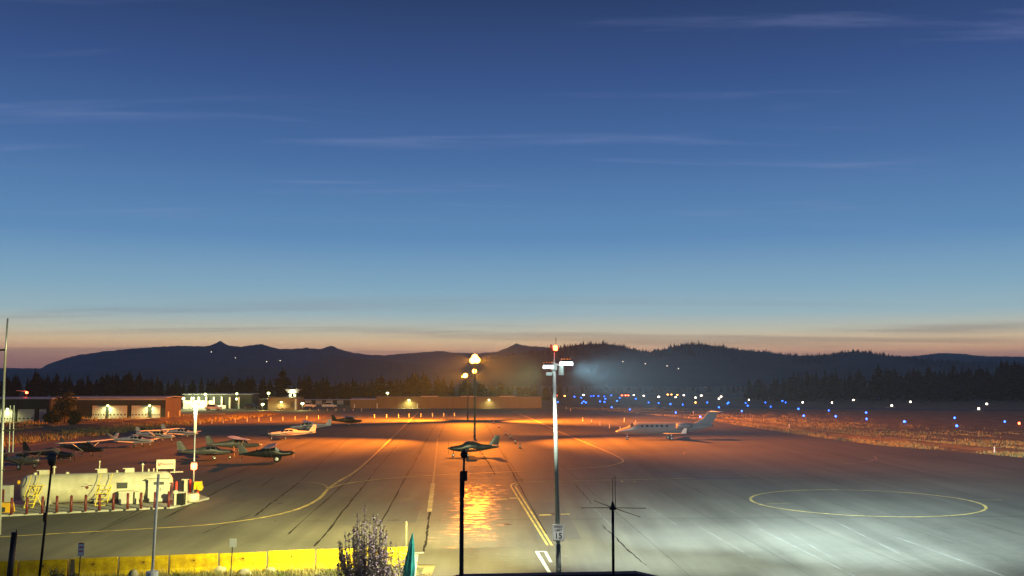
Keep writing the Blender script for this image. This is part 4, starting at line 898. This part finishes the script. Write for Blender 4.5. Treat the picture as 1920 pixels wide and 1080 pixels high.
def jet():
    pos = G(1250, 824.5); t = thing('business_jet', 'grey twin-engine business jet with T-tail parked on the right', 'airplane', pos, R(184)); L = 14.6; x0 = L*.52
    f = Fus(L, [(0, .05, 1.16, 1.28), (.03, .30, 1.02, 1.52), (.09, .52, .90, 1.86), (.13, .64, .86, 2.06), (.17, .74, .82, 2.48), (.21, .80, .80, 2.60), (.55, .80, .80, 2.60), (.70, .70, .95, 2.55), (.86, .40, 1.45, 2.42), (1, .08, 1.95, 2.25)])
    fu = f.build(M['jet'], t, x0)
    f.patch(.135, .170, .5, math.pi-.5, 'windshield', M['glass'], fu, x0, 3, 8, 1.015)
    for a in (.25, .30, .35, .40, .45, .50):
        f.patch(a, a+.022, .18, .55, 'side_window', M['glass'], fu, x0, 2, 3, 1.012); f.patch(a, a+.022, math.pi-.55, math.pi-.18, 'side_window', M['glass'], fu, x0, 2, 3, 1.012)
    f.patch(.195, .235, math.pi+.5, math.pi-.75, 'cabin_door', M['pl_white'], fu, x0, 2, 5, 1.008) if False else None
    xl = x0-L*.44
    for s in (-1, 1):
        surface([((xl, s*.45, .88), 2.6, .12), ((xl-.9, s*3.0, 1.02), 1.7, .11), ((xl-2.0, s*6.6, 1.26), .85, .09)], (0, 0, 1)).build('wing', M['jet'], t)
        surface([((xl-1.75, s*6.6, 1.26), .75, .06), ((xl-2.2, s*6.75, 2.0), .4, .06)], (0, 1, 0)).build('winglet', M['pl_white'], t)
        n = MB().lathe([(.36, 0), (.44, -.1), (.48, -.7), (.44, -1.6), (.27, -2.3)], (x0-L*.60, s*1.32, 2.10), 18, 'x').build('engine_nacelle', M['jet'], t, True)
        MB().lathe([(.34, -.05), (.10, -.02), (.02, .12)], (x0-L*.60, s*1.32, 2.10), 14, 'x').build('fan', M['black'], n)
        MB().box((x0-L*.68, s*.85, 2.10), (1.5, .5, .14)).build('pylon', M['jet'], t)
        xt = x0-L; surface([((xt+.55, s*.02, 4.12), 1.25, .09), ((xt-.35, s*2.3, 4.16), .7, .08)], (0, 0, 1)).build('tailplane', M['pl_white'], t)
        MB().tube((xl-1.6, s*1.25, .9), (xl-1.6, s*1.25, .3), .07).build('gear_leg', M['steel'], t); wheel(t, (xl-1.6, s*1.25-.14, .28), .28, .16); wheel(t, (xl-1.6, s*1.25+.14, .28), .28, .16)
    surface([((xt+3.4, 0, 2.2), 3.1, .08), ((xt+1.55, 0, 3.1), 1.95, .085), ((xt+.75, 0, 4.15), 1.55, .08)], (0, 1, 0)).build('tail_fin', M['jet'], t)
    MB().tube((x0-L*.12, 0, .95), (x0-L*.115, 0, .25), .06).build('gear_leg', M['steel'], t); wheel(t, (x0-L*.115, 0, .22), .22, .24)
    MB().lathe([(.05, 0), (.05, .1), (.01, .14)], (x0-L*.45, 0, 2.58), 8).build('antenna_blade', M['jet'], t)
jet()

# ================================================================ BUILDINGS
def wall_lamp(parent, loc, power, col=(.95, 1, .42), glob=.22, aim=None):
    h = MB().box((loc[0], loc[1]+.02, loc[2]+.18), (.45, .35, .10)).build('wall_lamp', M['darkgrey'], parent)
    MB().lathe([(.05, -.30), (glob, -.18), (glob*1.1, 0), (glob*.8, .12)], (loc[0], loc[1]-.05, loc[2]), 10).build('lens', M['e_green'], h)
    if power:
        l = bpy.data.lights.new('lamp_light', 'SPOT'); l.energy = power; l.color = col; l.spot_size = R(165); l.spot_blend = .8; l.shadow_soft_size = .15
        o = bpy.data.objects.new('lamp_light', l); COL.objects.link(o); o.parent = parent; o.location = (loc[0], loc[1]-.9, loc[2]-.1); o.rotation_euler = (R(8), 0, 0)
def block(t, x0, x1, y0, y1, h, m, roofm, over=.35, slope=.25, name='wall', rname='roof'):
    w = MB().box(((x0+x1)/2, (y0+y1)/2, h/2-.05), (x1-x0, y1-y0, h+.1)).build(name, m, t)
    ym = (y0+y1)/2; P = []
    for x in (x0-over, x1+over): P += [(x, y0-over, h+.02), (x, ym, h+slope), (x, y1+over, h+.02), (x, y1+over, h+.14), (x, ym, h+slope+.14), (x, y0-over, h+.14)]
    r = MB().add(P, [(0, 1, 4, 5), (1, 2, 3, 4), (11, 10, 7, 6), (10, 9, 8, 7), (5, 4, 10, 11), (4, 3, 9, 10), (0, 5, 11, 6), (1, 0, 6, 7), (2, 1, 7, 8), (3, 2, 8, 9)]).build(rname, roofm, t)
    return w, r
def hdoor(t, xc, w, h, y, panes=5, m=None):
    d = MB().box((xc, y-.05, h/2), (w, .10, h)).build('door', m or M['door'], t)
    for k in range(1, 5): MB().box((xc, y-.105, h*k/5), (w, .012, .03)).build('panel_joint', M['cabinet'], d)
    for k in range(panes): MB().box((xc-w/2+w*(k+.5)/panes, y-.11, h*.27), (w/panes*.45, .03, h*.10)).build('pane', M['pane'], d)
    return d
# long hangar with lit doors
HD = 234.0; hx = lambda px: (px-960)/1900*HD*1.0
t = thing('hangar', 'long dark hangar with four pale doors under two green-white lamps', 'hangar', (hx(228), HD, 0)); ox = hx(228)
block(t, hx(100)-ox, hx(314)-ox, 0, 11, 4.55, M['darkwall'], M['metalroof'])
for px0, px1 in ((178.5, 203), (209.5, 243), (251.5, 281.5), (289.5, 305)): hdoor(t, hx((px0+px1)/2)-ox, hx(px1)-hx(px0), 2.85, 0)
for px in (208, 286): wall_lamp(t, (hx(px)-ox, -.35, 2.9), 900, glob=.24)
MB().box((hx(314)-ox+.04, 5.5, 2.25), (.08, 11.0, 4.4)).build('end_wall', M['brownwall'], t)
for y in (1.5, 9.5): MB().box((hx(314)-ox+.25, y, .7), (.25, .25, 1.4)).build('corner_post', M['whitewall'], t)
MB().box((hx(230)-ox, -.01, 4.3), (hx(314)-hx(146), .06, .35)).build('fascia', M['metalroof'], t)
t = thing('hangar', 'low dark hangar with a lamp and parked truck behind the round dark tree', 'hangar', (-110, 214, 0))
block(t, -22, 13.2, 0, 13, 4.7, M['darkwall'], M['metalroof'])
x2 = lambda px: (px-960)/1900*214+110
for a, b in ((40, 71), (80, 93), (8, 30)): hdoor(t, (x2(a)+x2(b))/2, x2(b)-x2(a), 2.6, 0, 4, M['cabinet'])
wall_lamp(t, (x2(22), -.35, 2.7), 900, glob=.22)
wall_lamp(t, (x2(1), -.35, 3.2), 200, glob=.22)
for px in (36, 76, 97): MB().box((x2(px), -.12, 2.3), (.5, .2, 4.6)).build('pier', M['darkwall'], t)
# red obstruction light behind
t = thing('obstruction_light', 'red warning light on a short pole above the low hangar', 'warning light', (Wd(50, 740, 232).x, 232, 0)); z = Wd(50, 738, 232).z
MB().tube((0, 0, 0), (0, 0, z), .06).build('pole', M['darkgrey'], t); MB().lathe([(.1, 0), (.3, .06), (.3, .35), (.12, .45)], (0, 0, z), 10).build('lens', M['e_red'], t); MB().tube((-2.4, 0, z+.7), (.1, 0, z+.45), .08, .05).build('arm', M['metalroof'], t)
point('beacon_light', t, (0, -.6, z+.6), 500, (1, .08, .03), .2)
# lit yard behind the hangar: white shed with columns, parked cars
t = thing('open_shed', 'white open shed with columns glowing in a lit yard right of the long hangar', 'shed', (-90, 306, 0)); sx = lambda px: (px-960)/1900*306+90
block(t, sx(342), sx(470), 3, 12, 4.2, M['darkwall'], M['metalroof'])
MB().box((sx(372), 2.9, 1.2), (sx(400)-sx(342), .2, 2.4)).build('lit_wall', M['whitewall'], t)
for px in (344, 358, 372, 386, 400, 415, 430, 447): MB().box((sx(px), 2.3, 1.75), (.45, .45, 3.5)).build('column', M['whitewall'], t)
MB().box((sx(396), 1.8, .5), (sx(402)-sx(346), .25, 1.0)).build('low_wall', M['whitewall'], t)
point('shed_light', t, (sx(352), -.5, 3.2), 1200, (.95, 1, .5), .3); point('shed_light', t, (sx(378), -.5, 3.2), 1900, (.95, 1, .5), .3); point('shed_light', t, (sx(410), -.2, 3.0), 700, (.95, 1, .5), .3)
def lamp_post(px, py, d, label, power=300, r=.28):
    p = Wd(px, py, d); t = thing('lamp_post', label, 'lamp post', (p.x, d, 0), 0, 'yard lamp posts')
    MB().tube((0, 0, -.05), (0, 0, p.z), .08, .06, 6).build('post', M['darkgrey'], t); MB().lathe([(.08, -.2), (r, -.1), (r*1.2, .1), (r*.8, .3), (.08, .36)], (0, 0, p.z), 10).build('globe', M['e_green'], t)
    if power: point('lamp_light', t, (0, -.6, p.z-.3), power, (.9, 1, .42), .2)
lamp_post(385, 739.5, 302, 'green-white lamp post over the middle of the lit yard', 1500, .38); lamp_post(444, 738.5, 302, 'upper of two dim lamp posts right of the lit yard', 300, .28); lamp_post(443.5, 748.5, 300, 'lower of two dim lamp posts right of the lit yard', 250, .26)
lamp_post(363, 747, 300, 'oval green-white lamp at the corner of the long hangar', 1200, .26); lamp_post(344, 747.5, 292, 'bright oval lamp post touching the end of the long hangar', 1200, .34)
lamp_post(503.5, 737.5, 305, 'bright lamp post above the dark carport', 900, .38); lamp_post(492.5, 758.5, 292, 'round lamp glowing in the dark carport', 500, .40); lamp_post(567, 757, 290, 'round lamp at the right corner of the small tan building', 700, .42); lamp_post(726.5, 737.5, 330, 'lamp post standing behind the long tan shed', 900, .38)
# small tan building with flared tower roof
t = thing('tan_building', 'small tan building with a white flared canopy tower on its roof', 'building', (-67, 295, 0)); bx_ = lambda px: (px-960)/1900*295+67
block(t, bx_(505), bx_(560), 0, 9, 3.45, M['tanwall'], M['brownwall'], .2, .1); block(t, bx_(484), bx_(505)-.05, 3, 9, 2.9, M['darkwall'], M['brownwall'], .2, .1, 'carport', 'carport_roof')
wall_lamp(t, (bx_(530.5), -.35, 2.3), 1000, (1, .9, .4), .3)
MB().box((bx_(557), -.2, 1.6), (.45, .4, 3.2)).build('column', M['whitewall'], t); MB().box((bx_(551), -.08, 1.25), (1.1, .1, 2.3)).build('door', M['brownwall'], t); MB().box((bx_(540), -1.2, .25), (4.5, .8, .5)).build('planter', M['tanwall'], t)
zT = 3.6
for px in (541.5, 550): 
    MB().box((bx_(px), 4, zT+.55), (.55, .55, 1.3)).build('tower_leg', M['darkwall'], t); MB().lathe([(.1, -.25), (.30, -.1), (.28, .3), (.1, .4)], (bx_(px), 3.5, zT+.5), 8).build('tower_lamp', M['e_green'], t)
MB().add([(bx_(539), 3, 4.8), (bx_(554), 3, 4.8), (bx_(554), 5.5, 4.8), (bx_(539), 5.5, 4.8), (bx_(533), 2, 5.95), (bx_(561), 2, 5.95), (bx_(561), 6.5, 5.95), (bx_(533), 6.5, 5.95)], [(3, 2, 1, 0), (4, 5, 6, 7), (0, 1, 5, 4), (1, 2, 6, 5), (2, 3, 7, 6), (3, 0, 4, 7)]).build('canopy', M['metalroof'], t)
point('tower_light', t, (bx_(546), 2.4, 4.6), 500, (.9, 1, .6), .2)
# low shed + long tan shed
t = thing('low_shed', 'long low dark shed between the tan building and the long tan shed', 'shed', (-58, 352, 0)); lx = lambda px: (px-960)/1900*352+58
block(t, lx(571), lx(657), 0, 8, 1.15+.5, M['darkwall'], M['metalroof'], .3, .1)
for k in range(4): MB().box((lx(580+20*k), -.06, .8), (2.2, .1, 1.4)).build('door', M['cabinet'], t)
t = thing('tan_shed', 'long tan metal shed with two lamps and pale roof strips', 'shed', (-25, 312, 0)); dx_ = lambda px: (px-960)/1900*312+25
block(t, dx_(707), dx_(1015), 0, 12, 3.35, M['tanwall'], M['tanwall'], .15, .12)
block(t, dx_(658), dx_(707)-.1, .8, 11, 2.55, M['tanwall'], M['pinkroof'], .2, .35, 'wing_wall', 'wing_roof')
for a, b in ((790, 822), (865, 894), (936, 966)): MB().box(((dx_(a)+dx_(b))/2, .3, 3.60), (dx_(b)-dx_(a), 1.2, .22)).build('roof_strip', M['pinkroof'], t)
wall_lamp(t, (dx_(768), -.35, 2.5), 1300, (1, .95, .36), .34); wall_lamp(t, (dx_(917), -.35, 2.6), 600, (1, .95, .4), .26)
for px in (709, 784): MB().box((dx_(px), -.3, .75), (.35, .35, 1.5)).build('post', M['whitewall'], t)
MB().box((dx_(666), .6, .6), (.35, .3, 1.2)).build('post', M['whitewall'], t)
for a, b in ((715, 735), (745, 762), (800, 825), (850, 880), (930, 960), (975, 1005)): 
    d = MB().box(((dx_(a)+dx_(b))/2, -.04, 1.35), (dx_(b)-dx_(a), .08, 2.7)).build('door', M['tanwall'], t); MB().box((dx_(a)+.1, -.09, 1.35), (.06, .02, 2.7)).build('door_trim', M['brownwall'], d)
# vehicles
def car(px, py, heading, label, m, truck=False):
    t = thing('parked_truck' if truck else 'parked_car', label, 'truck' if truck else 'car', G(px, py), R(heading), 'vehicles by the far buildings'); L = 5.2 if truck else 4.5; w = .92
    pf = [(-L/2, .35), (-L/2, .95), (-L*.28, 1.0), (-L*.22, 1.0), (-.1*L, 1.0), (L*.22, .98), (L*.46, .85), (L/2, .75), (L/2, .35)]
    MB().loft([[(x, s*w, z) for x, z in pf] for s in (-1, 1)]).build('body', m, t)
    cab = [(-L*.12 if truck else -L*.42, .98), (-L*.08 if truck else -L*.33, 1.62), (L*.12, 1.62), (L*.26, .98)]
    c = MB().loft([[(x, s*(w-.1 if z < 1.2 else w-.22), z) for x, z in cab] for s in (-1, 1)]).build('cabin', m, t)
    for s in (-1, 1): MB().add([(cab[0][0]+.12, s*(w-.095), 1.03), (cab[1][0]+.08, s*(w-.20), 1.55), (cab[2][0]-.02, s*(w-.20), 1.55), (cab[3][0]-.14, s*(w-.095), 1.03)], [(0, 1, 2, 3)]).build('side_window', M['glass'], c)
    MB().add([(cab[2][0]+.03, -.66, 1.57), (cab[2][0]+.03, .66, 1.57), (cab[3][0]+.01, .78, 1.02), (cab[3][0]+.01, -.78, 1.02)], [(0, 1, 2, 3)]).build('windshield', M['glass'], c)
    for x in (-L*.31, L*.31):
        for s in (-1, 1): wheel(t, (x, s*.82, .33), .33, .2)
    for s in (-1, 1): MB().box((L/2+.01, s*.62, .72), (.05, .3, .14)).build('headlight', M['sign_white'], t)
car(49, 789, 10, 'white pickup truck parked before the low dark hangar', M['carwhite'], True); car(578, 764, 20, 'pale car right of the small tan building', M['carwhite']); car(617.5, 764.5, 5, 'pale car parked before the low dark shed', M['carwhite'])
car(400, 769, 0, 'white car at the right end of the lit yard wall', M['carwhite']); car(425, 768, 10, 'dim car parked right of the lit yard', M['pl_grey']) if False else None
car(470, 767, 0, 'dark car parked between the lit yard and the tan building', M['cardark'])

# ================================================================ MARKERS, CONES, AIRFIELD LIGHTS
sk1 = MB().tube((0, 0, 0), (0, 0, .9), .09, .07, 6).mesh('post', M['stake']); sk2 = MB().lathe([(.22, 0), (.20, .06), (.10, .08)], (0, 0, 0), 8).mesh('base', M['tyre'])
def stake(px, py, label, group, k=1):
    t = thing('edge_marker', label, 'marker', G(px, py), 0, group); t.scale = (k, k, k)
    for nm, me in (('post', sk1), ('base', sk2)):
        o = bpy.data.objects.new(nm, me); COL.objects.link(o); o.parent = t
for px, py in ((375, 797), (397, 795), (418, 794), (440.5, 793), (463, 792), (485, 791), (507.5, 790.5), (530, 789.5), (553, 788.5), (575, 787.5), (597, 786.5)): stake(px, py, 'white edge marker in the row behind the parked aircraft', 'edge markers behind the aircraft')
for px, py in ((581, 771), (597, 771), (614, 771), (630, 771), (645, 771), (662, 771), (678, 771)): stake(px, py, 'white edge marker in front of the low dark shed', 'edge markers by the low shed', .85)
for px, py in ((702, 784.5), (724.5, 784), (747, 783.5), (767, 783), (789, 782.5), (811, 782), (832, 781.5), (852, 781)): stake(px, py, 'white edge marker in the row before the long tan shed', 'edge markers before the tan shed')
for px, py in ((1093, 791), (1109, 794), (1125, 799), (1143, 804), (1163, 810), (1171, 792), (1192, 797)): stake(px, py, 'pale edge marker ahead of the business jet', 'edge markers ahead of the jet')
for px, py in ((1062, 768), (1070, 771), (1300, 777), (1480, 803), (1865, 850)): stake(px, py, 'pale edge marker along the grass edge right of the mast', 'edge markers on the grass edge', .9)
cn = MB().lathe([(.20, .03), (.17, .08), (.035, .74), (.01, .76)], (0, 0, 0), 10).mesh('cone', M['cone']); cb_ = MB().box((0, 0, .02), (.48, .48, .04)).mesh('base', M['tyre']); cs = MB().lathe([(.125, 0), (.095, .16)], (0, 0, .30), 10).mesh('stripe', M['stake'])
for px, py in ((926, 795), (935, 802), (948, 816), (957, 822), (966, 832), (975, 841)):
    t = thing('traffic_cone', 'orange traffic cone in the diagonal row right of the sodium masts', 'cone', G(px, py), 0, 'cones by the sodium masts')
    for nm, me in (('cone', cn), ('base', cb_), ('stripe', cs)):
        o = bpy.data.objects.new(nm, me); COL.objects.link(o); o.parent = t
def light_kit(mname, r):
    a = MB().tube((0, 0, 0), (0, 0, .30), .035, .035, 6).lathe([(.11, .28), (.12, .31)], (0, 0, 0), 8).mesh('base', M['darkgrey'])
    b = MB().lathe([(r*.75, 0), (r, r*.4), (r*.95, r*1.2), (r*.45, r*1.9)], (0, 0, .31), 10).mesh('lens', M[mname]); return a, b
kits = {'b': light_kit('e_blue', .21), 'w': light_kit('e_white', .27), 'r': light_kit('e_red', .22), 'a': light_kit('e_amber', .22)}
def afl(px, py, kind):
    nm, lab, grp = {'b': ('taxiway_light', 'blue taxiway edge light on the field beyond the apron', 'blue taxiway lights'), 'w': ('runway_light', 'white runway edge light across the dark field', 'white runway lights'),
                    'r': ('runway_end_light', 'red runway end light beyond the blue lights', 'red runway lights'), 'a': ('approach_light', 'amber light near the far end of the runway', 'amber runway lights')}[kind]
    p = G(px, py, .40); t = thing(nm, lab, 'light', (p.x, p.y, -.03), 0, grp); k = max(1, min(2.0, p.y/330))*random.uniform(.65, 1.35); t.scale = (k, k, 1)
    for n_, me in zip(('base', 'lens'), kits[kind]):
        o = bpy.data.objects.new(n_, me); COL.objects.link(o); o.parent = t
blue = [(1046, 754), (1077, 744), (1090, 746), (1091, 756), (1094.5, 753), (1098.5, 755), (1108, 743), (1113, 742.5), (1122, 743), (1125, 753), (1133, 743.5), (1133.5, 754), (1135, 748), (1146, 741.5), (1162, 746), (1157, 752), (1147, 764), (1181, 768), (1192, 748), (1216, 755), (1235, 756), (1257, 758), (1280, 759), (1267, 774), (1313, 782), (1326, 755), (1335, 773), (1348, 764), (1364, 757), (1366, 755), (1391, 771), (1398, 756), (1402, 761), (1435, 755), (1445, 763), (1467, 752), (1473, 755), (1497, 767), (1507, 780), (1554, 770), (1567, 781), (1624, 774), (1625, 786), (1696, 791), (1790, 784), (1794, 799), (1884, 791)]
white = [(1188, 741), (1207, 742.5), (1235, 744.5), (1267, 745), (1282, 741.5), (1304, 746), (1315, 742), (1352, 744), (1348, 748), (1397, 745), (1404, 750), (1094, 741), (1451, 746), (1494, 747), (1505, 755), (1518, 749), (1560, 755.5), (1600, 750.5), (1672, 761), (1707, 754), (1835, 767), (1850, 758)]
for p in blue: afl(*p, 'b')
for p in white: afl(*p, 'w')
for p in ((1166, 741.5), (1173, 741.5), (1178, 741.5), (1046, 742), (1911, 794.5)): afl(*p, 'r')
for p in ((1252, 740), (1259, 740), (1270, 740.5), (1059, 742.5), (1304, 755)): afl(*p, 'a')
# lit cabins on the far slopes
for px, py, d in ((396, 660, 2800), (441, 671, 2650), (525, 676, 2570), (500, 678, 2570), (1168, 678, 1380), (1210, 682, 1360), (1251, 686, 1340), (1272, 691, 1310), (1322, 726, 780)):
    p = Wd(px, py, d); k = d/3000; t = thing('hillside_house', 'tiny house with a lit window on the dark hillside', 'house', p, 0, 'houses with lit windows on the hills')
    MB().box((0, 4*k, 0), (9*k, 7*k, 3*k)).build('wall', M['hill'], t); MB().add([(-5*k, 0, 1.5*k), (5*k, 0, 1.5*k), (5*k, 8*k, 1.5*k), (-5*k, 8*k, 1.5*k), (-5*k, 4*k, 3.2*k), (5*k, 4*k, 3.2*k)], [(0, 1, 5, 4), (2, 3, 4, 5), (0, 4, 3), (1, 2, 5)]).build('roof', M['hill'], t)
    MB().box((0, .4*k, 0), (1.4*k, .2*k, 1.2*k)).build('window', M['e_house'], t)

# ================================================================ HAZE
hz = MB().box((0, 1900, 64), (7600, 5200, 132)).build('haze', None); hz['kind'] = 'stuff'; tag(hz, 'thin blue dusk haze over the whole valley', 'haze')
hm = bpy.data.materials.new('haze'); hm.use_nodes = True; ht = hm.node_tree; ht.nodes.clear()
ho = ht.nodes.new('ShaderNodeOutputMaterial'); hv = ht.nodes.new('ShaderNodeVolumePrincipled'); hv.inputs['Color'].default_value = (.52, .80, 1, 1); hv.inputs['Density'].default_value = HAZE; hv.inputs['Anisotropy'].default_value = .3
ht.links.new(hv.outputs[0], ho.inputs['Volume']); hz.data.materials.append(hm)
